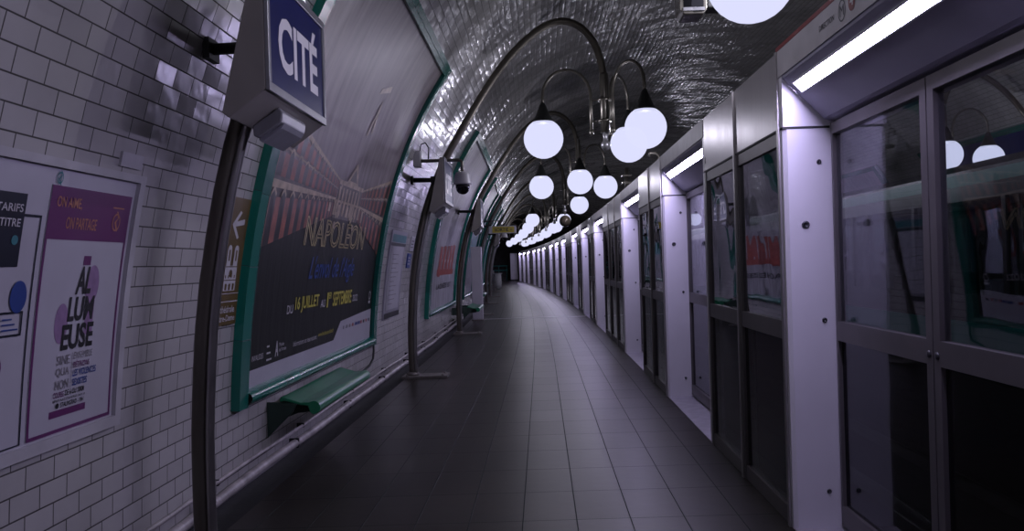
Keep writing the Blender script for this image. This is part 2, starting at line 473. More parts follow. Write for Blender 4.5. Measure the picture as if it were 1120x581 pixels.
tag(mb.build('floor_track', 'concrete_dark'), kind='structure')
mb = MB(); mb.grid(lambda y, i: P(y, (6.45, 6.45, 10.31)[i], (-1.2, 0, 0)[i]), ys, [0, 1, 2], 0, False, lambda y, i: (y, i))
tag(mb.build('floor_far_platform', 'concrete_dark'), kind='structure')
# end walls
for yy, nm in ((YE - .05, 'wall_end'), (YB + .05, 'wall_back')):
    mb = MB(); pts = [(PROF[i][0] + c(yy), yy, PROF[i][1]) for i in range(0, len(PROF), 2)] + [(CX + 6.2 + c(yy), yy, -1.2), (CX - 6.2 + c(yy), yy, -1.2)]
    mb.add(pts, [tuple(range(len(pts)))])
    tag(mb.build(nm, 'concrete_dark'), kind='structure')
# thin pale strip across the floor
mb = MB(); mb.box(-1.5, 1.28, 22.84, 22.94, 0, .004)
tag(mb.build('trim_2', 'white_strip', loc=(c(22.9), 0, 0)), kind='structure', label='pale strip laid across the platform floor')
# white tiled skirting moulding where the wall meets the gutter
mb = MB(); mb.grid(lambda y, q: P(y, -2.10 + .03 * math.cos(q), .0 + .03 * math.sin(q)), ys, lin(-PI / 2, PI / 2, 6))
tag(mb.build('baseboard_left', 'grout_white'), kind='structure')
# rails
for i, u in enumerate((2.15, 3.59, 4.65, 6.09)):
    mb = MB()
    for y0, y1 in zip(ys[:-1:3], ys[3::3]):
        pass
    mb.grid(lambda y, k: P(y, u + (-.05, -.02, -.03, .03, .02, .05)[k], -1.2 + (0, .02, .13, .13, .02, 0)[k]), ys, [0, 1, 2, 3, 4, 5])
    tag(mb.build('rail', 'rail_steel'), label='steel running rail on the dark track bed, %s from the platform' % ('first', 'second', 'third', 'farthest')[i], cat='rail', group='running rails')

# ---- conduits along the wall foot
for i, (u, z, r, lb) in enumerate(((-2.035, .055, .034, 'thick painted pipe running along the foot of the tiled wall, lower one'), (-2.06, .145, .014, 'thin painted conduit clipped just above the thick pipe on the tiled wall'))):
    root = empty('wall_pipe', (0, 0, 0), label=lb, cat='pipe')
    yy = lin(.5, 76, 110)
    MB().tube([P(y, u + .004 * math.sin(y * 1.7), z + .006 * math.sin(y * 2.3 + i)) for y in yy], r, 8).build('pipe', 'pipe_white', root)
    mb = MB()
    for k in range(40):
        y = 1.2 + k * 1.9 + .3 * i
        mb.box(c(y) + u - .05, c(y) + u + r * .8, y - .012, y + .012, z - r - .004, z + r + .004)
    o = mb.build('pipe_clip', 'rubber', root); o['kind'] = 'stuff'

# ================================================================== LAMP POSTS
POLE = [(-1.74, 0), (-1.745, .4), (-1.735, .8), (-1.68, 1.4), (-1.535, 2.1), (-1.30, 2.72), (-1.03, 3.2), (-.73, 3.68), (-.45, 4.07), (-.18, 4.36), (.1, 4.57), (.36, 4.65), (.60, 4.57), (.78, 4.36), (.87, 4.08), (.90, 3.8), (.90, 3.35)]
def smooth_path(p, k=3):
    out = []
    for i in range(len(p) - 1):
        p0 = p[max(0, i - 1)]; p1 = p[i]; p2 = p[i + 1]; p3 = p[min(len(p) - 1, i + 2)]
        for j in range(k):
            t = j / k
            out.append(tuple(.5 * (2 * b + (cc - a) * t + (2 * a - 5 * b + 4 * cc - d) * t * t + (-a + 3 * b - 3 * cc + d) * t ** 3) for a, b, cc, d in zip(p0, p1, p2, p3)))
    out.append(p[-1]); return out
HX = .90
CACHE = {}
def M_(key, fn, mats):
    if key not in CACHE: CACHE[key] = fn().mesh(key, [mats] if isinstance(mats, str) else mats)
    return CACHE[key]
def inst(name, me, parent, loc=(0, 0, 0), rz=0.0):
    o = bpy.data.objects.new(name, me); COL.objects.link(o)
    if parent: o.parent = parent
    o.location = loc; o.rotation_euler = (0, 0, rz)
    return o
def mb_post():
    p = smooth_path(POLE)
    return MB().tube([(x, 0, z) for x, z in p], .049, 16)
def mb_pipe():
    p = smooth_path(POLE[:6]); return MB().tube([(x + .052, -.028, z) for x, z in p], .024, 10)
def mb_base():
    m = MB().box(-1.86, -1.27, -.17, .17, 0.001, .028)
    for x in (-1.8, -1.33):
        for y in (-.12, .12): m.lathe([(.016, .028), (.016, .04), (.006, .046)], (x, y, 0), 8)
    return m.lathe([(.085, .028), (.085, .05), (.06, .075)], (-1.74, 0, 0), 16)
def mb_bracket():
    x, z, nx, nz = prof_at(s_of_z(2.62))
    return MB().tube([(x + .01, .14, 2.62), (-1.34, .03, 2.60)], .022, 8, flat=1.4).box(x + .005, x + .04, .07, .21, 2.56, 2.67).box(-1.42, -1.28, -.07, .07, 2.55, 2.64)
def mb_hub():
    m = MB().lathe([(.062, 3.16), (.062, 3.92), (.05, 3.95)], (HX, 0, 0), 18)
    for z in (3.3, 3.58): m.lathe([(.1, z), (.1, z + .025)], (HX, 0, 0), 18)
    return m
def mb_finial():
    return MB().lathe([(.05, 3.17), (.03, 3.10), (.035, 3.04), (.05, 3.03), (.02, 3.0)], (HX, 0, 0), 14).sphere((HX, 0, 2.99), .065, 16)
def mb_arm(R=.82):
    # local: arm leaves the hub along +x
    p = [(.18, 0, 3.2), (.18, 0, 3.6)]
    c0 = (.18 + R) / 2; rr = (R - .18) / 2
    p += [(c0 - rr * math.cos(q), 0, 3.64 + .36 * math.sin(q)) for q in lin(0, PI, 16)] + [(R, 0, 3.5)]
    m = MB().tube(p, .022, 10)
    for z in (3.31, 3.59): m.tube([(.05, 0, z), (.18, 0, z)], .014, 8)
    return m.lathe([(.012, 3.13), (.03, 3.15), (.03, 3.2)], (.18, 0, 0), 10)
GR = .262; GZ = 3.10
def mb_cap(R=.82): return MB().lathe([(.025, 3.58), (.045, 3.54), (.10, 3.40), (.135, 3.335), (.135, 3.30)], (R, 0, 0), 20)
def mb_globe(R=.82): return MB().sphere((R, 0, GZ), GR, 32)
ORD = ['nearest', 'second', 'third', 'fourth', 'fifth', 'sixth', 'seventh', 'eighth', 'ninth', 'tenth', 'eleventh', 'twelfth']
def lamp_post(y, arms, label, mirror=False, dark=(), power=GLOBE_W, lights=True, group='arched globe lamp posts'):
    if mirror:
        root = empty('globe_lamp_post', (2 * CX + c(y), y, 0), ang(y) + PI, label=label, cat='lamp post', group=group)
    else:
        root = empty('globe_lamp_post', (c(y), y, 0), ang(y), label=label, cat='lamp post', group=group)
    inst('base_plate', M_('base_plate', mb_base, 'base_steel'), root)
    inst('post', M_('post', mb_post, 'pole_metal'), root)
    inst('side_pipe', M_('side_pipe', mb_pipe, 'pole_pipe'), root)
    inst('wall_bracket', M_('wall_bracket', mb_bracket, 'cap_black'), root)
    hub = inst('hub', M_('hub', mb_hub, 'brass_grey'), root)
    inst('finial', M_('finial', mb_finial, 'steel_grey'), hub)
    for k, a in enumerate(arms):
        arm = inst('arm', M_('arm', mb_arm, 'brass_grey'), root, (HX, 0, 0), math.radians(a))
        inst('shade_cap', M_('shade_cap', mb_cap, 'cap_black'), arm)
        inst('globe', M_('globe', mb_globe, 'globe_glow'), arm)
        if lights:
            ld = bpy.data.lights.new('globe_lamp', 'POINT'); ld.energy = power; ld.color = LAMP_COL; ld.shadow_soft_size = 0.0
            lo = bpy.data.objects.new('globe_lamp', ld); COL.objects.link(lo); lo.parent = arm; lo.location = (.82, 0, GZ)
    return root
LY = [4.3, 11.25, 18.1, 25.0, 31.9, 38.8, 45.7, 52.6, 59.5, 66.4]
ANG = [[180, 62, -57], [180, 62, -57], [168, -92, 42], [-62], [175, 60], [184, 62, -57], [180, 60, -60], [175, 62, -57], [180, 62, -57], [180, 62, -57], [180, 62, -57]]
for i, (y, a) in enumerate(zip(LY, ANG)):
    if i == 0: lb = 'arched lamp post nearest the camera, rising behind the large blue station name sign'
    elif i == 1: lb = 'arched lamp post with its foot right of the nearest green bench, second from the camera'
    elif i == 3: lb = 'arched lamp post with a single lit globe, fourth from the camera'
    else: lb = '%s arched globe lamp post from the camera along the tiled wall' % ORD[i]
    lamp_post(y, a, lb)
lamp_post(-2.6, [180, 62, -57], 'unseen arched globe lamp post added behind the camera for lighting', power=GLOBE_W * .45)  # carries the row on out of view, put in for its light
for i, y in enumerate((8.4, 15.3, 36.0)):
    lamp_post(y, [180, 68] if i < 2 else [180, 62, -60], '%s arched globe lamp post across the tracks, seen through the doors' % ORD[i], mirror=True, power=GLOBE_W * .6, group='arched globe lamp posts across the tracks')
# dark dome hanging under the fourth hub
root = empty('dark_dome', P(25.0, .9, 0), ang(25), label='dark hanging dome under the fourth lamp cluster', cat='dome')
MB().tube([(0, 0, 3.0), (0, 0, 2.86)], .02, 8).build('rod', 'brass_grey', root)
MB().sphere((0, 0, 2.68), .17, 24).build('dome', 'unlit_globe', root)

# ================================================================== STATION NAME SIGNS
def name_sign(y0, L, label, word=True):
    root = empty('station_name_sign', P(y0, -1.2, 0), ang(y0), label=label, cat='station sign')
    # profile (x,z) relative to the front face, at u = -1.2
    prof = [(0, 2.29), (0, 2.86), (-.045, 2.86), (-.20, 2.19), (-.17, 2.165)]
    root.location.z = -.025
    MB().prism(prof, 0, L).build('housing', 'cream_box', root, bevel=.006)
    mb = MB()
    mb.box(0, .018, -.0, L, 2.285, 2.325).box(0, .018, 0, L, 2.825, 2.865).box(0, .018, 0, .035, 2.325, 2.825).box(0, .018, L - .035, L, 2.325, 2.825)
    mb.build('face_rim', 'steel_grey', root, bevel=.003)
    face = MB().box(.0005, .009, .036, L - .036, 2.326, 2.824).build('face_panel', 'sign_navy' if word else 'sign_lit', root)
    fn = lambda a, b: (.0105, a, b)
    mb = MB()
    put_text(mb, fn, 'CITÉ', .17, L - .14, 2.42, 2.75, 0, bold=.028)
    mb.build('lettering', 'sign_white', face)
    # small lamp housing hung underneath
    f = MB().prism([(-.16, 2.175), (-.03, 2.26), (-.012, 2.235), (-.02, 2.19), (-.13, 2.115), (-.155, 2.125)], L * .28, L * .68).build('under_light', 'fixture_grey', root, bevel=.008)
    MB().prism([(-.14, 2.112), (-.015, 2.188), (-.03, 2.165), (-.125, 2.10)], L * .31, L * .65).build('lens', 'fixture_lens', f)
    # the arms that hold it to the post
    MB().box(-.22, -.14, L * .45, L * .55, 2.3, 2.36).box(-.2, -.1, L * .45, L * .55, 2.55, 2.6).build('mount', 'cap_black', root)
    return root
name_sign(3.78, 1.0, 'big blue station name sign in a grey box on the nearest lamp post')
name_sign(10.75, .95, 'station name sign box beside the white dome camera, on the second lamp post')
name_sign(17.6, .95, 'station name sign box on the third lamp post, beyond the dome camera')
name_sign(31.4, .95, 'small distant station name sign box on the fifth lamp post')

# ================================================================== BILLBOARDS ON THE WALL
def border(root, y0, y1, z0, z1, bw, bh, W=WZ, mat='teal_tile', off=.075, r=False):
    s = s_of_z
    def slab(a0, a1, c0, c1, of=off, name='border'):
        mb = MB(); mb.slab(lambda u, v, o: W(u, v, o), lin(a0, a1, max(2, int((a1 - a0) * 2))), lin(c0, c1, max(1, int((c1 - c0) / .15))), -.005, of, 0, False, lambda u, v: (u, s(v) if v < 5 else v))
        mb.build(name, mat, root, bevel=.012)
    slab(y0, y0 + bw, z0, z1); slab(y1 - bw, y1, z0, z1)
    slab(y0 + bw, y1 - bw, z1 - bh, z1)
    mb = MB(); h = bh * .55
    mb.grid(lambda u, q: W(u, z0 + h - h * math.cos(q), .005 + .085 * math.sin(q)), lin(y0 + bw, y1 - bw, 8), lin(0, PI, 10), 0, True, lambda u, q: (u, z0 + q * .04))
    mb.build('border', mat, root)
def sheet(root, y0, y1, z0, z1, mat, off=.012, W=WZ, name='poster_sheet', n=None):
    mb = MB(); mb.slab(lambda u, v, o: W(u, v, o), lin(y0, y1, 8), lin(z0, z1, n or max(2, int((z1 - z0) / .12))), 0.0, off, 0, True, lambda u, v: ((u - y0) / (y1 - y0), (v - z0) / (z1 - z0)))
    return mb.build(name, mat, root)
# --- the big dark one
NY0, NY1, NZ0, NZ1 = 5.65, 10.34, .53, 3.86
root = empty('billboard', WZ(8.05, NZ0), label='huge teal framed billboard with the dark show poster above the green bench', cat='billboard')
root.location = (0, 0, 0)
border(root, NY0, NY1, NZ0, NZ1, .17, .10, off=.06)
sh = sheet(root, NY0 + .16, NY1 - .16, NZ0 + .1, NZ1 - .1, 'poster_dark_sheet', .014)
PW = NY1 - NY0 - .4
def pf(off): return lambda a, b: WZ(a, b, off)
# white foot of the poster with its raised right part
mb = MB(); fn = pf(.0165)
mb.grid(fn, lin(5.82, 8.35, 4), lin(.63, .76, 2)); mb.grid(fn, lin(8.35, 10.12, 4), lin(.63, .76, 2))
mb.add([fn(8.35, .76), fn(10.12, .76), fn(10.12, .98), fn(8.62, .93)], [(0, 1, 2, 3)])
mb.build('poster_foot', 'paper_white', sh)
# arcaded building: two wings running to a gabled centre
mb = MB(); fn = pf(.0185); f2 = pf(.0205)
def wing(ya, yb, ztop_a, ztop_b, zbot_a, zbot_b, n):
    def Q(t, h):  # t along the wing with foreshortening, h 0..1
        k = 1 - (1 - t) ** 1.7
        y = ya + (yb - ya) * k
        return y, (zbot_a + (zbot_b - zbot_a) * k) * (1 - h) + (ztop_a + (ztop_b - ztop_a) * k) * h
    for i in range(n):
        t0_, t1_ = i / n, (i + 1) / n; tm = (t0_ + t1_) / 2
        def q(t, h, F=fn): y, z = Q(t, h); return F(y, z)
        for h0, h1 in ((0.0, .36), (.52, .70), (.76, .92)):
            a = t0_ + (t1_ - t0_) * .24; b = t1_ - (t1_ - t0_) * .24
            mb.add([q(a, h0), q(b, h0), q(b, h1), q((a + b) / 2, h1 + .05), q(a, h1)], [(0, 1, 2, 3, 4)], 2)       # dark openings
            mb.add([q(t0_, h0), q(a, h0), q(a, h1), q(t0_, h1)], [(0, 1, 2, 3)], 0)                                # red piers
            mb.add([q(b, h0), q(t1_, h0), q(t1_, h1), q(b, h1)], [(0, 1, 2, 3)], 0)
            mb.add([q(a, h1), q((a + b) / 2, h1 + .05), q(b, h1), q(b, h1 + .03), q((a + b) / 2, h1 + .085), q(a, h1 + .03)], [(0, 1, 4, 5), (1, 2, 3, 4)], 1)
        for h0, h1 in ((.43, .49), (.73, .745), (.95, 1.0)):
            mb.add([q(t0_, h0), q(t1_, h0), q(t1_, h1), q(t0_, h1)], [(0, 1, 2, 3)], 1)
wing(5.9, 7.75, 2.62, 2.28, 1.62, 1.95, 13)
wing(10.12, 8.75, 2.50, 2.26, 1.62, 1.95, 9)
# centre
def rc(a0, a1, b0, b1, m): rect2d(mb, f2, a0, a1, b0, b1, m)
rect2d(mb, fn, 7.75, 8.75, 1.93, 2.26, 3, 1, 3)
for k in range(7): rc(7.80 + k * .135, 7.85 + k * .135, 1.96, 2.22, 1)
mb.add([f2(8.02, 2.28), f2(8.48, 2.28), f2(8.25, 2.48)], [(0, 1, 2)], 1)
f3 = pf(.022); mb.add([f3(8.10, 2.30), f3(8.40, 2.30), f3(8.25, 2.42)], [(0, 1, 2)], 3)
rc(7.75, 8.75, 2.24, 2.28, 1); rc(7.75, 8.75, 2.08, 2.10, 1)
for k in range(9):
    a = 7.55 + k * .17; rc(a, a + .07, 1.98 - .02 * (k % 3), 2.06 + .03 * (k % 2), 1)
for a in (7.86, 8.62):
    for k in range(5): rc(a - .03 + .012 * k, a + .03 - .012 * k, 1.84 + .09 * k, 1.9 + .09 * k, 1)
mb.build('poster_picture', ['art_red', 'art_cream', 'art_dark', 'art_haze'], sh)
# a faint gilded figure high on the sheet
mb = MB(); fn = pf(.018)
for pts in ([(8.2, 2.75), (8.33, 3.1), (8.42, 2.8), (8.36, 2.78), (8.33, 2.95), (8.26, 2.74)], [(8.1, 3.12), (8.45, 3.2), (8.44, 3.26), (8.12, 3.17)]):
    mb.add([fn(*p) for p in pts], [tuple(range(len(pts)))])
mb.build('poster_figure', 'art_cream', sh)
fn = pf(.0195)
mb = MB(); put_text(mb, fn, 'NAPOLÉON', 6.98, 9.28, 1.66, 1.97, outline=.022); mb.build('lettering', 'ink_gold', sh)['label'] = 'gold outlined lettering'
mb = MB(); put_text(mb, fn, "L'envol de l'Aigle", 7.25, 8.95, 1.32, 1.58, bold=.006, shear=.35); mb.build('lettering', 'script_blue', sh)['label'] = 'blue handwritten lettering'
mb = MB()
put_text(mb, fn, 'DU', 6.74, 6.90, 1.11, 1.18, 0, .01); put_text(mb, fn, '16 JUILLET', 6.96, 7.70, 1.10, 1.24, 1, .02)
put_text(mb, fn, 'AU', 7.77, 7.93, 1.11, 1.18, 0, .01); put_text(mb, fn, '1', 7.99, 8.04, 1.10, 1.24, 1, .02); put_text(mb, fn, 'ER', 8.06, 8.16, 1.18, 1.24, 1, .02)
put_text(mb, fn, 'SEPTEMBRE', 8.22, 9.02, 1.10, 1.24, 1, .02); put_text(mb, fn, '2022', 9.08, 9.32, 1.11, 1.18, 0, .01)
put_text(mb, fn, 'Informations et réservations :', 6.98, 7.72, .83, .875, 0, .0); put_text(mb, fn, 'www.lanuitauxinvalides.fr', 7.76, 8.32, .845, .885, 1, .0)
put_text(mb, fn, 'A', 6.50, 6.58, .80, .92, 0, .03); put_text(mb, fn, 'Musée', 6.60, 6.72, .87, .9, 0, 0); put_text(mb, fn, 'de l’Armée', 6.60, 6.78, .83, .86, 0, 0)
put_text(mb, fn, 'INVALIDES', 5.98, 6.22, .82, .86, 0, 0)
for k in range(3): rect2d(mb, fn, 6.3, 6.42 - .03 * k, .79 + .05 * k, .803 + .05 * k, 0)
ring2d(mb, fn, 9.98, 1.14, .06, .05, .7, 0); rect2d(mb, fn, 9.93, 10.03, 1.05, 1.08, 0)
mb.build('lettering', ['ink_white', 'ink_yellow'], sh)['label'] = 'white and yellow date and booking lines'
mb = MB()
for k, (m_, w) in enumerate(((0, .05), (0, .06), (0, .06), (1, .07), (2, .12), (2, .12), (1, .07), (3, .07), (1, .06), (3, .06))):
    mb = MB(); rect2d(mb, fn, 8.72 + k * .14, 8.72 + k * .14 + w, .84, .875, 0)
    mb.build('logo', ['ink_grey', 'ink_red', 'ink_blue', 'ink_black'][m_], sh)

# --- further billboards
def billboard(y0, y1, label, sheet_mat, draw=None, z0=.53, z1=3.86, W=WZ):
    root = empty('billboard', (0, 0, 0), label=label, cat='billboard')
    border(root, y0, y1, z0, z1, .26, .10, W)
    sh = sheet(root, y0 + .2, y1 - .2, z0 + .1, z1 - .1, sheet_mat, .014, W)
    if draw: draw(sh, y0 + .2, y1 - .2, W)
    return root
def draw_red(sh, a, b, W):
    fn = lambda u, v: W(u, v, .019); mb = MB(); w = b - a
    for k in range(5):      # red block lettering of the poster
        rect2d(mb, fn, a + w * (.25 + .12 * k), a + w * (.335 + .12 * k), 1.25 + .03 * k, 1.85 + .02 * k, 0, 1, 4)
    rect2d(mb, fn, a + w * .22, a + w * .86, 1.28, 1.40, 0, 2, 2)
    rect2d(mb, fn, a + w * .35, a + w * .8, 1.55, 1.60, 1, 2, 1)
    put_text(mb, fn, 'LACHÈZE EST', a + w * .25, a + w * .8, 1.0, 1.13, 2, .02)
    mb.build('poster_print', ['ink_red', 'ink_white', 'ink_black'], sh)
def draw_blocks(cols):
    def f(sh, a, b, W):
        fn = lambda u, v: W(u, v, .019); mb = MB(); w = b - a
        rect2d(mb, fn, a + w * .1, a + w * .9, 1.7, 2.9, 0, 3, 8); rect2d(mb, fn, a + w * .2, a + w * .7, .9, 1.1, 1, 3, 2)
        mb.build('poster_print', cols, sh)
    return f
billboard(15.1, 20.7, 'teal framed billboard with a pale poster printed in red, behind the second post', 'poster_pale_sheet', draw_red)
billboard(23.3, 27.8, 'teal framed billboard just past the white upright totem', 'poster_grey_sheet', draw_blocks(['ink_teal', 'ink_grey']))
billboard(29.5, 34.0, 'teal framed billboard under the yellow exit sign, fourth along the wall', 'poster_pale_sheet', draw_blocks(['ink_grey', 'ink_red']))
billboard(36.5, 41.0, 'far teal framed billboard, fifth along the tiled wall', 'poster_grey_sheet', draw_blocks(['ink_teal', 'ink_grey']))
billboard(43.5, 48.0, 'far teal framed billboard, sixth along the tiled wall', 'poster_pale_sheet')
billboard(51.0, 56.0, 'farthest teal framed billboard on the tiled wall', 'poster_grey_sheet')
billboard(5.0, 9.6, 'dark billboard across the tracks, nearest one seen through the doors', 'blue_poster', None, W=WR)
billboard(14.0, 20.5, 'blue poster billboard across the tracks beside the lamp post seen through the glass', 'blue_poster', None, W=WR)
billboard(23.0, 28.0, 'grey billboard across the tracks, farthest seen through the doors', 'poster_grey_sheet', None, W=WR)

# --- white framed notice board on the left
root = empty('notice_board', (0, 0, 0), label='white framed notice board at the left with a purple and white race poster', cat='notice board')
BY0, BY1, BZ0, BZ1 = 1.9, 4.10, .74, 1.93
def moulding(a0, a1, c0, c1, name='frame_moulding'):
    mb = MB(); mb.slab(lambda u, v, o: WZ(u, v, o), lin(a0, a1, 6), lin(c0, c1, max(1, int((c1 - c0) / .1))), -.004, .028, 0, False, lambda u, v: (u, v))
    return mb.build(name, 'frame_ceramic', root, bevel=.012)
moulding(BY0, BY1, BZ0, BZ0 + .05); moulding(BY0, BY1, BZ1 - .035, BZ1); moulding(BY1 - .05, BY1, BZ0 + .05, BZ1 - .035); moulding(BY0, BY0 + .05, BZ0 + .05, BZ1 - .035)
bk = sheet(root, BY0 + .05, BY1 - .05, BZ0 + .05, BZ1 - .035, 'paper_white', .008, name='backing_sheet')
ps = sheet(root, 3.37, 4.02, .80, 1.825, 'paper_white', .012, name='race_poster'); ps['label'] = 'white poster with a purple header'
fn = pf(.0135); f2 = pf(.015)
mb = MB()
rect2d(mb, fn, 3.37, 4.02, 1.61, 1.825, 0, 3, 3)
for a0, a1, b0, b1 in ((3.37, 3.385, .80, 1.61), (4.005, 4.02, .80, 1.61), (3.37, 4.02, .80, .815)): rect2d(mb, fn, a0, a1, b0, b1, 0, 1, 6)
rect2d(mb, fn, 3.68, 3.74, 1.505, 1.545, 0); rect2d(mb, fn, 3.52, 3.80, .865, .895, 0)
ring2d(mb, fn, 3.775, 1.42, .055, .085, 0, 1); ring2d(mb, fn, 3.56, 1.26, .05, .085, 0, 1)
rect2d(mb, fn, 3.74, 3.81, 1.2, 1.35, 1, 1, 2)
mb.build('print', ['purple', 'purple_pale'], ps)
mb = MB()
put_text(mb, f2, 'ON AIME,', 3.415, 3.60, 1.735, 1.785, 0, .01); put_text(mb, f2, 'ON PARTAGE', 3.50, 3.74, 1.655, 1.705, 0, .01)
ring2d(mb, f2, 3.905, 1.70, .035, .04, .82, 0); mb.add([f2(3.90, 1.75), f2(3.915, 1.72), f2(3.89, 1.70), f2(3.915, 1.66), f2(3.925, 1.66), f2(3.905, 1.70), f2(3.925, 1.725), f2(3.91, 1.75)], [(0, 1, 6, 7), (1, 2, 5, 6), (2, 3, 4, 5)], 0)
rect2d(mb, f2, 3.86, 3.96, 1.762, 1.768, 0)
mb.build('lettering', 'ink_orange', ps)['label'] = 'orange slogan on the header'
mb = MB()
put_text(mb, f2, 'AL', 3.64, 3.76, 1.38, 1.50, 0, .03, shear=.1); put_text(mb, f2, 'LUM', 3.60, 3.80, 1.265, 1.37, 0, .03, shear=.05); put_text(mb, f2, 'EUSE', 3.57, 3.82, 1.145, 1.255, 0, .03)
for k, w_ in enumerate(('SINE', 'QUA', 'NON')): put_text(mb, f2, w_, 3.55, 3.65, 1.085 - .052 * k, 1.125 - .052 * k, 1, .01)
rect2d(mb, f2, 3.665, 3.668, .975, 1.13, 1)
put_text(mb, f2, 'ENSEMBLE', 3.68, 3.83, 1.10, 1.13, 1, .0); put_text(mb, f2, 'PIÉTINONS', 3.68, 3.81, 1.062, 1.094, 2, .02)
put_text(mb, f2, 'LES VIOLENCES', 3.68, 3.87, 1.024, 1.054, 3, .02); put_text(mb, f2, 'SEXISTES', 3.68, 3.80, .984, 1.014, 3, .02)
put_text(mb, f2, 'COURSE', 3.54, 3.62, .947, .972, 2, .02); put_text(mb, f2, 'DE 6 OU 10KM', 3.63, 3.78, .949, .974, 0, .02)
put_text(mb, f2, 'DÉPART PLACE STALINGRAD - PARIS 19', 3.54, 3.79, .930, .943, 0, .01); put_text(mb, f2, 'STALINGRAD - 19H', 3.60, 3.78, .903, .924, 0, .02)
ring2d(mb, f2, 3.575, .913, .012, .012, 0, 0)
mb.build('lettering', ['ink_black', 'ink_grey', 'purple', 'ink_blue'], ps)['label'] = 'black and purple race lettering'
# the neighbouring fare sheet
fs_ = sheet(root, 2.62, 3.35, .80, 1.70, 'paper_white', .010, name='fare_sheet')
mb = MB()
for a0, a1, b0, b1 in ((2.62, 3.33, 1.69, 1.70), (3.322, 3.33, .80, 1.70), (2.62, 3.33, .80, .806)): rect2d(mb, fn, a0, a1, b0, b1, 0, 1, 6)
rect2d(mb, f2, 2.75, 3.215, 1.50, 1.775, 0, 1, 3)
ring2d(mb, f2, 3.245, 1.385, .052, .062, 0, 1)
for a0, a1, b0, b1 in ((3.13, 3.285, 1.322, 1.33), (3.13, 3.285, 1.235, 1.243), (3.275, 3.285, 1.235, 1.33), (3.13, 3.14, 1.235, 1.33)): rect2d(mb, f2, a0, a1, b0, b1, 0)
for k in range(3): rect2d(mb, f2, 3.16, 3.26 - .02 * k, 1.258 + .02 * k, 1.264 + .02 * k, 1)
ring2d(mb, f2, 3.14, 1.12, .04, .05, 0, 2)
mb.build('print', ['navy_panel', 'ink_blue', 'purple'], fs_)
mb = MB(); f3 = pf(.0165)
put_text(mb, f3, 'TARIFS', 3.04, 3.20, 1.705, 1.735, 0, .01); put_text(mb, f3, 'TITRE', 3.07, 3.195, 1.65, 1.68, 0, .01)
ring2d(mb, f3, 3.175, 1.60, .02, .018, 0, 1)
mb.build('lettering', ['ink_white', 'ink_teal'], fs_)['label'] = 'white lettering on the navy panel'
mb = MB(); ring2d(mb, fn, 3.41, 1.855, .022, .024, .75, 0); mb.add([fn(3.405, 1.885), fn(3.42, 1.87), fn(3.40, 1.85), fn(3.42, 1.825), fn(3.426, 1.825), fn(3.41, 1.85), fn(3.426, 1.872), fn(3.412, 1.885)], [(0, 1, 6, 7), (1, 2, 5, 6), (2, 3, 4, 5)], 0)
mb.build('round_logo', 'ink_teal', root)
# small ceramic plate above the board corner
root = empty('number_plate', (0, 0, 0), label='small blank ceramic plate above the corner of the notice board', cat='plate')
MB().slab(lambda u, v, o: WZ(u, v, o), [3.86, 4.06], [1.955, 2.02], -.002, .012).build('plate', 'frame_ceramic', root, bevel=.004)

# --- brown direction sign behind the nearest pole
root = empty('direction_sign', (0, 0, 0), label='brown direction sign with a white arrow and a cathedral, behind the nearest post', cat='sign')
DY0, DY1 = 5.21, 5.60
def px(a): return DY0 + (DY1 - DY0) * a
MB().slab(lambda u, v, o: WZ(u, v, o), [DY0, DY1], lin(1.12, 1.93, 8), -.003, .02).build('panel', 'brown_sign', root, bevel=.003)
fn = pf(.0215); f2 = pf(.0225); mb = MB()
mb.add([fn(px(.42), 1.775), fn(px(.85), 1.80), fn(px(.85), 1.765), fn(px(.42), 1.745)], [(0, 1, 2, 3)])
mb.add([fn(px(.32), 1.76), fn(px(.6), 1.85), fn(px(.68), 1.84), fn(px(.44), 1.76), fn(px(.68), 1.68), fn(px(.6), 1.67)], [(0, 1, 2, 3), (0, 3, 4, 5)])
# cathedral front: two towers, rose, doors
rect2d(mb, fn, px(.28), px(.80), 1.34, 1.50, 0, 1, 2)
for a in (.30, .60):
    rect2d(mb, fn, px(a), px(a + .18), 1.50, 1.60); ring2d(mb, fn, px(a + .09), 1.60, .18 * .5 * (DY1 - DY0), .03, 0, 0, 12, 0, PI)
mb.build('pictogram', 'ink_white', root)
mb = MB()
for k in range(3): rect2d(mb, f2, px(.34 + .16 * k), px(.42 + .16 * k), 1.345, 1.385)
for a in (.36, .66): rect2d(mb, f2, px(a), px(a + .06), 1.53, 1.60)
ring2d(mb, f2, px(.54), 1.45, .028, .024, 0, 0); rect2d(mb, f2, px(.28), px(.80), 1.405, 1.411); rect2d(mb, f2, px(.28), px(.80), 1.49, 1.496)
for k in range(4): rect2d(mb, f2, px(.31 + .13 * k), px(.35 + .13 * k), 1.42, 1.44)
mb.build('pictogram_cuts', 'brown_sign', root)
mb = MB()
put_text(mb, fn, 'Cathédrale', px(.05), px(.88), 1.20, 1.245, 0, .01); put_text(mb, fn, 'Notre-Dame', px(.05), px(.92), 1.145, 1.185, 0, .01)
rect2d(mb, fn, px(.0), px(1), 1.268, 1.274); rect2d(mb, fn, px(.0), px(1), 1.32, 1.324)
mb.build('lettering', 'ink_white', root)

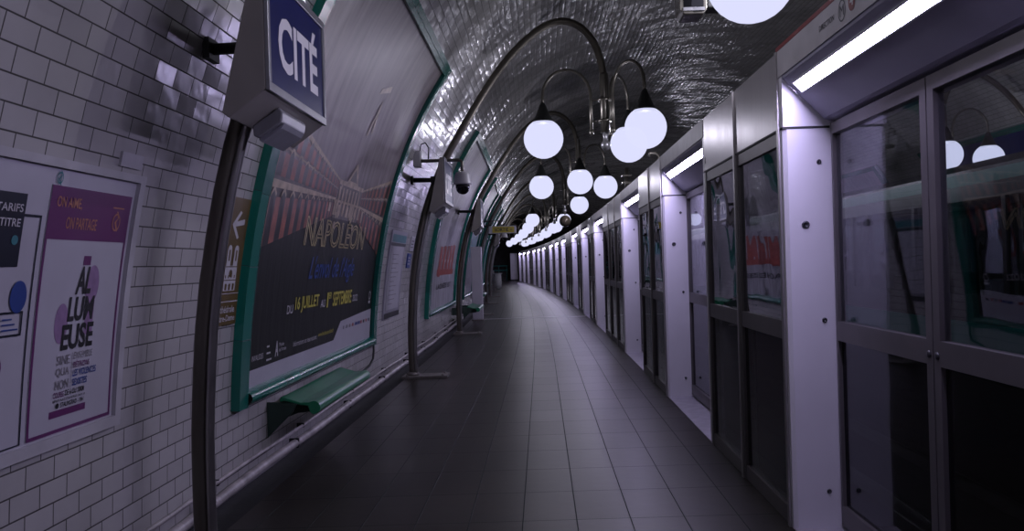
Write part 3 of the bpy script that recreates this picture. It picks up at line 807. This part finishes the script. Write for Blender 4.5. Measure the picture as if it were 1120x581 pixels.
# --- line plan on the wall between billboard and second post
root = empty('route_map_board', (0, 0, 0), label='tall line map board with a teal header right of the dark billboard', cat='map board')
mb = MB(); mb.slab(lambda u, v, o: WZ(u, v, o), lin(10.95, 12.15, 3), lin(.78, 1.95, 8), -.003, .02); mb.build('backing', 'paper_grey', root, bevel=.008)
s_ = sheet(root, 11.08, 12.02, .90, 1.74, 'paper_white', .024, name='map_sheet')
mb = MB(); fn = pf(.026)
for k in range(12): rect2d(mb, fn, 11.2, 11.2 + .3 + .35 * ((k * 7) % 5) / 5, .97 + .06 * k, .98 + .06 * k)
mb.build('print', 'ink_grey', s_)
mb = MB(); rect2d(mb, pf(.022), 11.02, 12.1, 1.80, 1.90, 0, 2, 2); mb.build('header_print', 'ink_teal', root)
for b0, b1 in ((.79, .86), (1.75, 1.79)): mb = MB(); rect2d(mb, pf(.022), 10.97, 12.13, b0, b1, 0, 2, 1); mb.build('edge_print', 'ink_black', root)
for (a0, a1, b0, b1, m_, lb) in ((12.62, 12.95, 1.70, 1.92, 'paper_white', 'small white notice on the tiles right of the line map board'),
                                 (12.55, 12.85, 1.45, 1.66, 'ink_blue', 'small dark blue notice below the small white notice'),
                                 (13.1, 13.35, 1.25, 1.90, 'fixture_grey', 'narrow grey wall cabinet with a red foot right of the notices')):
    root = empty('wall_notice' if m_ != 'fixture_grey' else 'wall_cabinet', (0, 0, 0), label=lb, cat='notice' if m_ != 'fixture_grey' else 'cabinet')
    MB().slab(lambda u, v, o: WZ(u, v, o), [a0, a1], lin(b0, b1, 4), -.003, .018 if m_ != 'fixture_grey' else .06).build('panel', m_, root, bevel=.004)
    mb = MB(); o_ = .0195 if m_ != 'fixture_grey' else .0615
    if m_ == 'fixture_grey': rect2d(mb, pf(o_), a0, a1, b0, b0 + .08)
    else:
        for k in range(3): rect2d(mb, pf(o_), a0 + .04, a1 - .08, b0 + .05 + .045 * k, b0 + .065 + .045 * k)
    mb.build('print', 'ink_red' if m_ == 'fixture_grey' else ('ink_black' if m_ == 'paper_white' else 'ink_white'), root)
root = empty('wall_conduit', (0, 0, 0), label='thin vertical conduit down the tiles just left of the second lamp post', cat='conduit')
MB().tube([WZ(13.75, z, .02) for z in lin(.7, 1.95, 10)], .014, 8).build('pipe', 'steel_grey', root)
mb = MB()
for z in (.9, 1.3, 1.7): mb.slab(lambda u, v, o: WZ(u, v, o), [13.72, 13.78], [z, z + .03], -.002, .04)
mb.build('clip', 'cap_black', root)
root = empty('wall_cable', (0, 0, 0), label='dark cable running from the billboard corner down to the bench', cat='cable')
MB().tube([WZ(y, z, .03) for y, z in ((10.3, .62), (10.33, .45), (10.3, .36), (10.1, .30), (9.5, .27), (8.8, .26))], .013, 8).build('cable', 'rubber', root)

# ================================================================== BENCHES
def bench_meshes(L):
    prof = [(-.255, .485), (-.245, .50), (-.22, .495), (-.16, .475), (-.10, .455), (-.035, .455)]
    # front roll
    for q in lin(PI * .62, -PI * .62, 12): prof.append((.0 + .05 * math.cos(q), .415 + .05 * math.sin(q)))
    back = [(-.03, .385), (-.045, .43), (-.10, .437), (-.16, .455), (-.22, .472), (-.255, .465)]
    return prof + back
def bench(y0, L, label, du=0.0):
    root = empty('wall_bench', P(y0, -1.75 + du, 0), ang(y0), label=label, cat='bench', group='green wall benches')
    MB().prism(bench_meshes(L), 0, L).build('seat', 'bench_green', root, bevel=.004)
    for a in (.28, L - .36):
        MB().prism([(-.335, .46), (-.1, .435), (-.02, .38), (-.06, .34), (-.2, .33), (-.335 - du, .28), (-.335 - du, .46)], a, a + .10).build('bracket', 'bench_dark', root, bevel=.006)
    MB().prism([(-.345, .47), (-.12, .45), (-.16, .38), (-.345, .20)], -.03, -.002).build('end_plate', 'bench_dark', root, bevel=.004)
    return root
bench(6.42, 1.88, 'green moulded wall bench below the dark billboard, nearest of the benches')
bench(19.9, 1.8, 'green wall bench just in front of the white totem', .30)
bench(29.5, 1.9, 'far green wall bench beyond the white totem')
bench(44.0, 1.9, 'farthest green wall bench along the platform')

# ================================================================== CAMERA, TOTEM, EXIT SIGN, BIN
def dome_camera(y, label, u1=-.99):
    root = empty('dome_camera', P(y, 0, 0), ang(y), label=label, cat='security camera')
    x, z, nx, nz = prof_at(s_of_z(2.86))
    MB().box(x + .005, x + .10, -.07, .07, 2.75, 2.96).build('junction_box', 'camera_white', root, bevel=.01)
    MB().tube([(x + .09, 0, 2.83), (u1 - .05, 0, 2.83), (u1 - .015, 0, 2.82), (u1, 0, 2.79), (u1, 0, 2.66)], .022, 10).build('arm', 'brass_grey', root)
    MB().tube([(x + .08, .03, 2.94), (x + .10, .03, 3.05), (x + .16, .03, 3.07), (x + .20, .03, 3.0), (x + .19, .03, 2.84)], .008, 8).build('cable', 'cap_black', root)
    MB().lathe([(.03, 2.68), (.08, 2.665), (.10, 2.63), (.115, 2.54), (.125, 2.525), (.125, 2.51)], (u1, 0, 0), 22).build('housing', 'camera_white', root)
    MB().lathe([(.092, 2.509), (.092, 2.47), (.08, 2.425), (.055, 2.395), (.02, 2.38), (.001, 2.378)], (u1, 0, 0), 22).build('dome', 'dome_black', root)
dome_camera(11.05, 'white dome camera on a long bracket in front of the second name sign')
dome_camera(33.0, 'tiny distant dome camera on the wall beyond the yellow exit sign')

root = empty('information_totem', P(22.45, -1.6, 0), ang(22.4), label='tall white upright totem standing by the wall beyond the third lamp post', cat='totem')
MB().box(-.14, .14, -.10, .10, .03, 1.95).build('body', 'totem_white', root, bevel=.015)
MB().box(-.16, .16, -.12, .12, 0, .03).build('foot', 'base_steel', root)
MB().box(-.11, .11, -.104, -.10, .25, 1.80).build('front_panel', 'totem_white', root, bevel=.002)

root = empty('exit_sign', P(24.2, 0, 0), ang(24), label='yellow exit sign hanging out from the wall on a thin bar', cat='exit sign')
MB().box(-1.32, -.54, -.03, .03, 2.34, 2.56).build('case', 'steel_grey', root, bevel=.008)
f = MB().box(-1.22, -.60, -.034, -.0305, 2.365, 2.535).build('face', 'yellow_sign', root)
mb = MB(); put_text(mb, lambda a, b: (a, -.036, b), 'SORTIE', -1.16, -.76, 2.40, 2.50, 0, .02)
mb.add([(-.72, -.036, 2.44), (-.65, -.036, 2.44), (-.65, -.036, 2.46), (-.72, -.036, 2.46)], [(0, 1, 2, 3)])
mb.build('lettering', 'ink_black', f)
MB().tube([(-1.66, 0, 2.70), (-.9, 0, 2.70)], .016, 8).tube([(-1.25, 0, 2.70), (-1.25, 0, 2.55)], .01, 6).tube([(-1.05, 0, 2.70), (-1.05, 0, 2.55)], .01, 6).build('bracket', 'cap_black', root)

root = empty('litter_bin', P(46.5, -1.35, 0), ang(46), label='clear litter bag hanging in a metal hoop far down by the wall', cat='litter bin')
MB().tube([(.22 * math.cos(q), .22 * math.sin(q), .98) for q in lin(0, 2 * PI, 20)], .018, 6, caps=False).build('hoop', 'steel_grey', root)
MB().tube([(-.24, 0, 0), (-.24, 0, 1.15)], .022, 8).build('upright', 'steel_grey', root)
MB().lathe([(.08, .12), (.15, .18), (.19, .4), (.18, .7), (.17, .9), (.19, 1.0)], (0, 0, 0), 18).build('bag', 'bag_plastic', root)

# box-like speaker unit hanging from the vault near the top edge of the view
root = empty('ceiling_speaker', P(5.35, .99, 0), 0, label='boxy dark metal unit hanging at the top edge beside the cut off globe', cat='loudspeaker')
sp_z = 2.965
mb = MB(); mb.prism([(-.085, sp_z + .30), (-.085, sp_z + .03), (-.06, sp_z), (.06, sp_z), (.085, sp_z + .03), (.085, sp_z + .30)], -.09, .10); mb.build('housing', 'brass_grey', root, bevel=.008)
MB().box(-.062, .062, -.094, -.088, sp_z + .045, sp_z + .28).build('grille', 'dome_black', root)
MB().box(-.066, .066, -.105, -.088, sp_z + .02, sp_z + .04).build('lip', 'steel_grey', root)
MB().box(.09, .19, -.05, .09, sp_z + .05, sp_z + .30).build('side_box', 'cap_black', root, bevel=.01)
MB().tube([(0, 0, sp_z + .29), (0, 0, 5.40)], .018, 8).build('rod', 'brass_grey', root)

# ================================================================== PLATFORM SCREEN DOORS
FX, RX = 1.30, 1.545         # front plane and recessed door plane
ZS, ZT = 2.13, 2.545         # seam, top
def bay_meshes():
    L = 2.3                   # local y from -L (near) to 0 (far jamb)
    R = RX - FX
    out = {}
    def jamb(y0, y1, face):
        m = MB()
        m.box(0, R + .04, y0, y1, 0, ZS - .004)
        return m
    out['jamb_far'] = (MB().prism([(.02, 0), (R + .03, 0), (R + .03, .07), (0, .07), (0, .02)], 0, ZS - .005, 'z'), 'jamb_white')
    out['jamb_near'] = (MB().prism([(0, -L), (R + .03, -L), (R + .03, -L + .05), (0, -L + .05)], 0, ZS - .005, 'z'), 'jamb_white')
    def bolt(m, x, y, z, r, s=-1):
        m.lathe([(r, 0), (r, s * .004), (r * .8, s * .007), (r * .45, s * .007), (r * .4, s * .004)], (x, y, z), 14, 0, 'y')
    m = MB()
    for x, z, r in ((.185, 1.945, .013), (.105, 1.614, .021), (.19, 1.107, .013), (.188, .20, .013)): bolt(m, x, 0, z, r)
    out['bolts'] = (m, 'bolt_metal')
    # header: front face, rounded lip, slanted soffit, back lip
    y0, y1 = -L, .07
    zf, zb = 2.385, 2.165
    hp = [(0, ZT), (0, zf + .02), (.005, zf + .005), (.02, zf - .01), (R - .03, zb + .01), (R - .005, zb), (R + .04, zb - .01), (R + .04, ZS), (R + .2, ZS), (R + .2, ZT)]
    out['header'] = (MB().prism(hp, y0 + .05, y1 - .07), 'soffit_paint')
    out['header_front'] = (MB().box(-.006, -.0005, y0, y1, zf + .02, ZT), 'header_paint')
    # cheeks closing the recess above the seam
    ck = [(0, ZT), (0, ZS + .004), (R + .04, ZS + .004), (R + .04, ZT)]
    out['cheek'] = (MB().prism(ck, -.001, .07), 'jamb_white')
    out['cheek2'] = (MB().prism(ck, -L, -L + .051), 'jamb_white')
    # strip light lying on the soffit: cover and frame
    def so(t, d):                       # point on soffit, d below it
        x = .02 + (R - .05) * t; z = zf - .01 + (zb + .01 - zf + .01) * t
        n = Vector((zb - zf, 0, -(R - .05))).normalized()   # downward-outward normal
        n = Vector((-(zf - zb - .02), 0, -(R - .05))).normalized()
        return (x + n.x * d, z + n.z * d)
    return out, so, L, R, (zf, zb)
_b, _so, BL, BR_, (ZF, ZBK) = bay_meshes()
LT0, LT1 = .11, .33
def mb_strip():
    a = _so(LT0, .012); b = _so(LT1, .012); a2 = _so(LT0, .0); b2 = _so(LT1, .0)
    return MB().add([(a[0], -BL + .14, a[1]), (a[0], -.10, a[1]), (b[0], -.10, b[1]), (b[0], -BL + .14, b[1])], [(0, 1, 2, 3)])
def mb_strip_frame():
    m = MB()
    for t0_, t1_ in ((LT0 - .03, LT0), (LT1, LT1 + .03)):
        m.prism([_so(t0_, .014), _so(t1_, .014), _so(t1_, 0), _so(t0_, 0)], -BL + .12, -.08)
    return m
_hdr = _b['header'][0]
def mb_header_open():
    """header with a slot for the lamps: soffit split around the cover"""
    L, R = BL, BR_; zf, zb = ZF, ZBK
    y0, y1 = -L + .05, 0.0
    m = MB()
    P0 = _so(LT0, 0); P1 = _so(LT1, 0)
    line = [(0, ZT), (0, zf + .02), (.005, zf + .005), _so(0, 0), P0]
    line2 = [P1, _so(1, 0), (R - .005, zb), (R + .04, zb - .01), (R + .04, ZS), (R + .2, ZS), (R + .2, ZT)]
    for ln in (line, line2):
        m.grid(lambda y, i: (ln[i][0], y, ln[i][1]), [y0, y1], list(range(len(ln))), 0, False)
    m.add([(0, y0, ZT), (R + .2, y0, ZT), (R + .2, y1, ZT), (0, y1, ZT)], [(0, 1, 2, 3)])
    # bits of soffit past the ends of the cover
    for a, b in ((y0, -L + .14), (-.10, y1)):
        m.add([(P0[0], a, P0[1]), (P1[0], a, P1[1]), (P1[0], b, P1[1]), (P0[0], b, P0[1])], [(0, 1, 2, 3)])
    return m
def mb_trough():
    L, R = BL, BR_; y0, y1 = -L + .05, 0.0; m = MB(); P0 = _so(LT0, 0); P1 = _so(LT1, 0)
    # trough
    Q0 = (P0[0] + .03, P0[1] + .045); Q1 = (P1[0] + .03, P1[1] + .045)
    m.grid(lambda y, i: ((P0, Q0, Q1, P1)[i][0], y, (P0, Q0, Q1, P1)[i][1]), [-L + .14, -.10], [0, 1, 2, 3], 0, False)
    for yy in (-L + .14, -.10): m.add([(q[0], yy, q[1]) for q in (P0, Q0, Q1, P1)], [(0, 1, 2, 3)])
    return m
TRQ = (_so((LT0 + LT1) / 2, 0)[0] + .02, _so((LT0 + LT1) / 2, 0)[1] + .03)
def leaf_parts(y0, y1):
    x0, x1 = BR_, BR_ + .045
    fr = MB()
    w = .055
    fr.box(x0, x1, y0, y0 + w, .03, 2.145).box(x0, x1, y1 - w * .35, y1, .03, 2.145)
    fr.box(x0, x1, y0 + w, y1 - w * .35, 2.085, 2.145).box(x0, x1, y0 + w, y1 - w * .35, 1.0, 1.10).box(x0, x1, y0 + w, y1 - w * .35, .03, .13)
    return fr
def mb_leaf_a(): return leaf_parts(-1.12, -.02)
def mb_leaf_b():
    m = MB(); src = leaf_parts(-1.12, -.02)
    m.v = [(x, -2.25 - y + .0, z) for x, y, z in src.v]; m.f = [tuple(reversed(f)) for f in src.f]; m.m = src.m; m.sm = src.sm
    return m
def mb_glass(y0, y1, z0, z1, x): return lambda: MB().box(x, x + .008, y0, y1, z0, z1)
def mb_bolt1(): return MB().lathe([(.016, 0), (.016, -.004), (.01, -.009), (.001, -.009)], (0, 0, 0), 14, 0, 'x')
def bay(J, label, nl, red=False):
    root = empty('platform_screen_door', P(J, FX, 0), ang(J), label=label, cat='screen door', group='platform screen door bays')
    j = inst('jamb', M_('jamb_far', lambda: _b['jamb_far'][0], 'jamb_white'), root)
    inst('bolt', M_('jamb_bolts', lambda: _b['bolts'][0], 'bolt_metal'), j)
    inst('jamb', M_('jamb_near', lambda: _b['jamb_near'][0], 'jamb_white'), root)
    h = inst('header', M_('header_open', mb_header_open, 'soffit_paint'), root)
    inst('lamp_trough', M_('trough', mb_trough, 'rubber'), h)
    inst('seam', M_('seam_jamb', lambda: MB().box(-.003, BR_, -.002, .0, ZS - .007, ZS + .005).box(-.003, .0, 0, .07, ZS - .007, ZS + .005), 'rubber'), root)
    inst('fascia', M_('header_front', lambda: _b['header_front'][0], 'header_paint'), root)
    inst('header_cheek', M_('cheek', lambda: _b['cheek'][0], 'jamb_white'), root)
    inst('header_cheek', M_('cheek2', lambda: _b['cheek2'][0], 'jamb_white'), root)
    s = inst('strip_light', M_('strip', mb_strip, 'strip_glow'), root)
    inst('strip_rim', M_('strip_rim', mb_strip_frame, 'jamb_white'), s)
    for k, (nm, fnm) in enumerate((('leaf_a', mb_leaf_a), ('leaf_b', mb_leaf_b))):
        lf = inst('door_leaf', M_(nm, fnm, 'psd_frame'), root)
        ya, yb = ((-1.065, -.04), (-2.21, -1.185))[k]
        inst('glass', M_('leaf_glass%d' % k, mb_glass(ya, yb, 1.10, 2.085, BR_ + .02), 'leaf_glass'), lf)
        inst('lower_pane', M_('leaf_low%d' % k, mb_glass(ya, yb, .13, 1.0, BR_ + .02), 'lower_glass'), lf)
        inst('lock', M_('bolt1', mb_bolt1, 'bolt_metal'), lf, (BR_, (-1.09, -1.16)[k], 1.04))
    inst('seal', M_('seal', lambda: MB().box(BR_ + .012, BR_ + .03, -1.137, -1.113, .03, 2.145).box(BR_ + .01, BR_ + .035, -.02, -.001, .03, 2.15), 'rubber'), root)
    inst('threshold', M_('threshold', lambda: MB().box(.0, BR_ + .2, -BL + .05, 0.0, .0, .006), 'threshold_metal'), root)
    if red: inst('red_band', M_('red_band', lambda: MB().box(-.008, .0, -BL, .07, ZT, ZT + .022), 'red_strip'), root)
    return root
# fixed panels
def panel_meshes(W):
    c_ = .055
    fr = MB()
    fr.box(0, .07, -W, -W + c_, 0, ZS - .004).box(0, .07, -c_, 0, 0, ZS - .004)
    fr.box(0.004, .06, -W + c_, -c_, 2.05, ZS - .004).box(.004, .06, -W + c_, -c_, 1.0, 1.10).box(.004, .06, -W + c_, -c_, .0, .09)
    hd = MB().box(0, .40, -W + .006, -.006, ZS + .004, ZT)
    st = MB().box(-.002, .0, -W + .05, -W + .06, ZS + .06, ZS + .11).box(-.002, .0, -.06, -.05, ZS + .06, ZS + .11)
    post = MB().box(-.012, .02, -W - .018, -W + .018, 0, ZT)
    return fr, hd, st, post
def panel(yf, W, label):
    root = empty('fixed_screen_panel', P(yf, FX, 0), ang(yf), label=label, cat='screen panel', group='fixed screen panels between the doors')
    k = 'w%.2f' % W
    if k not in CACHE: CACHE[k] = panel_meshes(W)
    fr, hd, st, post = CACHE[k]
    inst('panel_frame', M_('pf' + k, lambda: fr, 'psd_frame'), root)
    h = inst('header_panel', M_('ph' + k, lambda: hd, 'steel_brushed'), root)
    inst('keyhole', M_('ps' + k, lambda: st, 'rubber'), h)
    inst('glass', M_('pg' + k, mb_glass(-W + .055, -.055, 1.10, 2.05, .02), 'module_glass'), root)
    inst('lower_pane', M_('pl' + k, mb_glass(-W + .055, -.055, .09, 1.0, .02), 'lower_glass'), root)
    inst('backing', M_('pb' + k, lambda: MB().box(.10, .12, -W + .02, -.02, 0.0, 1.0), 'psd_dark'), root)
    inst('seam', M_('psm' + k, lambda: MB().box(-.002, .06, -W, 0, ZS - .006, ZS + .006), 'rubber'), root)
    inst('cover_strip', M_('pc' + k, lambda: post, 'steel_brushed'), root)
J = []
base = 4.5
for g in range(-1, 5):
    for k in range(3): J.append(base + g * 15.05 + k * 4.47)
J = [j for j in J if j > -3]
vis = 0
for i, j in enumerate(J):
    if j < 4.4: lb = 'screen door bay behind the camera'
    elif j < 5: lb = 'nearest screen door bay, its glass leaves filling the right edge of the view'
    elif j < 9.5: lb = 'second screen door bay from the camera, between the first two groups of steel panels'
    elif j < 14: lb = 'third screen door bay from the camera'
    else: lb = '%s screen door bay from the camera along the platform' % (ORD + ['thirteenth', 'fourteenth', 'fifteenth'])[i - 1]
    nl = 6 if 4 < j < 10 else (4 if j < 20 else 2)
    bay(j, lb, nl, red=(4 < j < 5))
    nj = J[i + 1] - BL if i + 1 < len(J) else None
    if nj:
        gap = nj - j - .07; n = 2 if gap < 2.6 else 3
        for k in range(n):
            W = round(gap / n, 3)
            if j < 4: l2 = 'fixed screen panel behind or beside the camera, %s' % ('first', 'second', 'third')[k]
            else: l2 = '%s glazed steel panel after the %s screen door bay' % (('first', 'second', 'third')[k], (ORD + ['thirteenth', 'fourteenth', 'fifteenth'])[i - 1])
            panel(j + .07 + W * (k + 1), W, l2)
# lettering on the nearest fascia
root = empty('direction_lettering', (0, 0, 0), label='small DIRECTION lettering with round line badges on the nearest door fascia', cat='lettering')
fn = lambda a, b: (FX - .0075, -a, b)
mb = MB(); put_text(mb, fn, 'DIRECTION', -3.86, -3.665, 2.462, 2.488, 0, .01); ring2d(mb, fn, -3.57, 2.475, .042, .046, .88, 0)
put_text(mb, fn, 'M', -3.593, -3.547, 2.452, 2.498, 0, .0)
mb.build('lettering', 'ink_black', root)
mb = MB(); ring2d(mb, fn, -3.455, 2.485, .04, .044, 0, 0); mb.build('line_badge', 'red_strip', root)
mb = MB(); fn2 = lambda a, b: (FX - .0085, -a, b); put_text(mb, fn2, '4', -3.473, -3.437, 2.462, 2.508, 0, .02); mb.build('line_number', 'ink_white', root)
# things on top of the screen wall
root = empty('pipe_elbow', P(11.2, 1.60, 0), 0, label='bent pipe end standing on top of the screen wall beside the far globes', cat='pipe')
MB().tube([(0, 0, ZT), (0, 0, 2.76), (-.01, 0, 2.82), (-.05, 0, 2.86), (-.12, 0, 2.86), (-.14, 0, 2.82)], .022, 8).build('pipe', 'brass_grey', root)
MB().box(-.06, .06, -.05, .05, ZT, ZT + .03).build('foot', 'cap_black', root)
root = empty('mounting_post', P(14.6, 1.52, 0), 0, label='short clamp post on the screen wall below the overlapping globes', cat='post')
MB().tube([(0, 0, ZT), (0, 0, 3.05)], .035, 10).build('post', 'brass_grey', root)
MB().box(-.08, .08, -.05, .05, 2.90, 2.93).box(-.08, .08, -.05, .05, 2.78, 2.81).build('clamp', 'brass_grey', root)

# ================================================================== TRAIN ON THE FAR TRACK
def car(y0, L, label):
    root = empty('metro_car', P(y0 + L / 2, 4.25, 0), ang(y0 + L / 2), label=label, cat='metro car', group='metro cars across the track')
    h = L / 2 - .15
    body = [(0, -.05), (0, .98)]
    # shell built from bands so that windows stay open
    MB().box(0, .05, -h, h, -.75, .48).box(0, .05, -h, h, .74, 1.02).box(0, .05, -h, h, 1.95, 2.1).build('side_wall', 'train_dark', root)
    MB().box(-.004, .05, -h, h, .48, .74).build('lower_band', 'train_teal', root)
    MB().box(-.004, .05, -h, h, 2.1, 2.22).build('upper_band', 'train_teal', root)
    MB().prism([(0, 2.22), (.0, 2.25), (.25, 2.36), (.9, 2.42), (1.5, 2.42), (2.15, 2.36), (2.4, 2.25), (2.4, 2.15), (0, 2.15)], -h, h).build('roof', 'train_dark', root)
    MB().box(2.35, 2.4, -h, h, -.75, 2.15).build('far_wall', 'train_dark', root)
    MB().box(0.05, 2.35, -h, h, -.15, -.05).build('car_floor', 'train_dark', root)
    k = 0; y = -h + .1
    while y < h - .5:
        w = 1.35 if k % 2 == 0 else .55
        fr = MB().box(-.006, .055, y, y + .07, 1.02, 1.95).build('window_post', 'train_dark', root)
        g = MB().box(.015, .022, y + .07, min(h, y + w), 1.02, 1.95).build('window', 'train_glass', root)
        y += w; k += 1
    MB().box(.9, 1.0, -h + .4, h - .4, 2.08, 2.11).build('ceiling_tube', 'train_tube', root)
    for q in range(4):
        yy = -h + 1.2 + q * (2 * h - 3) / 3
        MB().prism([(1.7, .35), (2.2, .35), (2.2, 1.05), (2.12, 1.05), (2.08, .45), (1.7, .45)], yy, yy + .95).build('seat', 'train_seat', root, bevel=.02)
        MB().tube([(.6, yy + 1.4, -.05), (.6, yy + 1.4, 2.1)], .018, 8).build('grab_pole', 'pole_pipe', root)
for i in range(4): car(-2 + i * 15.05, 15.05, '%s car of the dark teal banded train across the track' % ('nearest', 'second', 'third', 'farthest')[i])

# ================================================================== FAR END OF THE PLATFORM
ye = 75.6
root = empty('end_partition', P(ye, 1.08, 0), ang(ye), label='pale partition panel closing the far end of the screen doors', cat='partition')
MB().box(-.40, .25, 0, .08, .12, 2.45).build('panel', 'totem_white', root, bevel=.01)
MB().box(-.42, .27, -.02, .1, 0, .12).build('plinth', 'rubber', root)
root = empty('end_stairs', P(ye + .3, -.35, 0), ang(ye), label='dark stairs with a teal rail at the far end of the platform', cat='stairs')
for k in range(6): MB().box(-.9, .78, .3 * k, .3 * k + .3, 0, .17 * (k + 1)).build('step', 'concrete_dark', root)
for z in (.95, 1.35): MB().tube([(-.9, -.05, z), (.78, -.05, z)], .05, 8).build('handrail', 'train_teal', root)
for x in (-.8, 0, .7): MB().tube([(x, -.05, 0), (x, -.05, 1.35)], .03, 8).build('rail_post', 'train_teal', root)
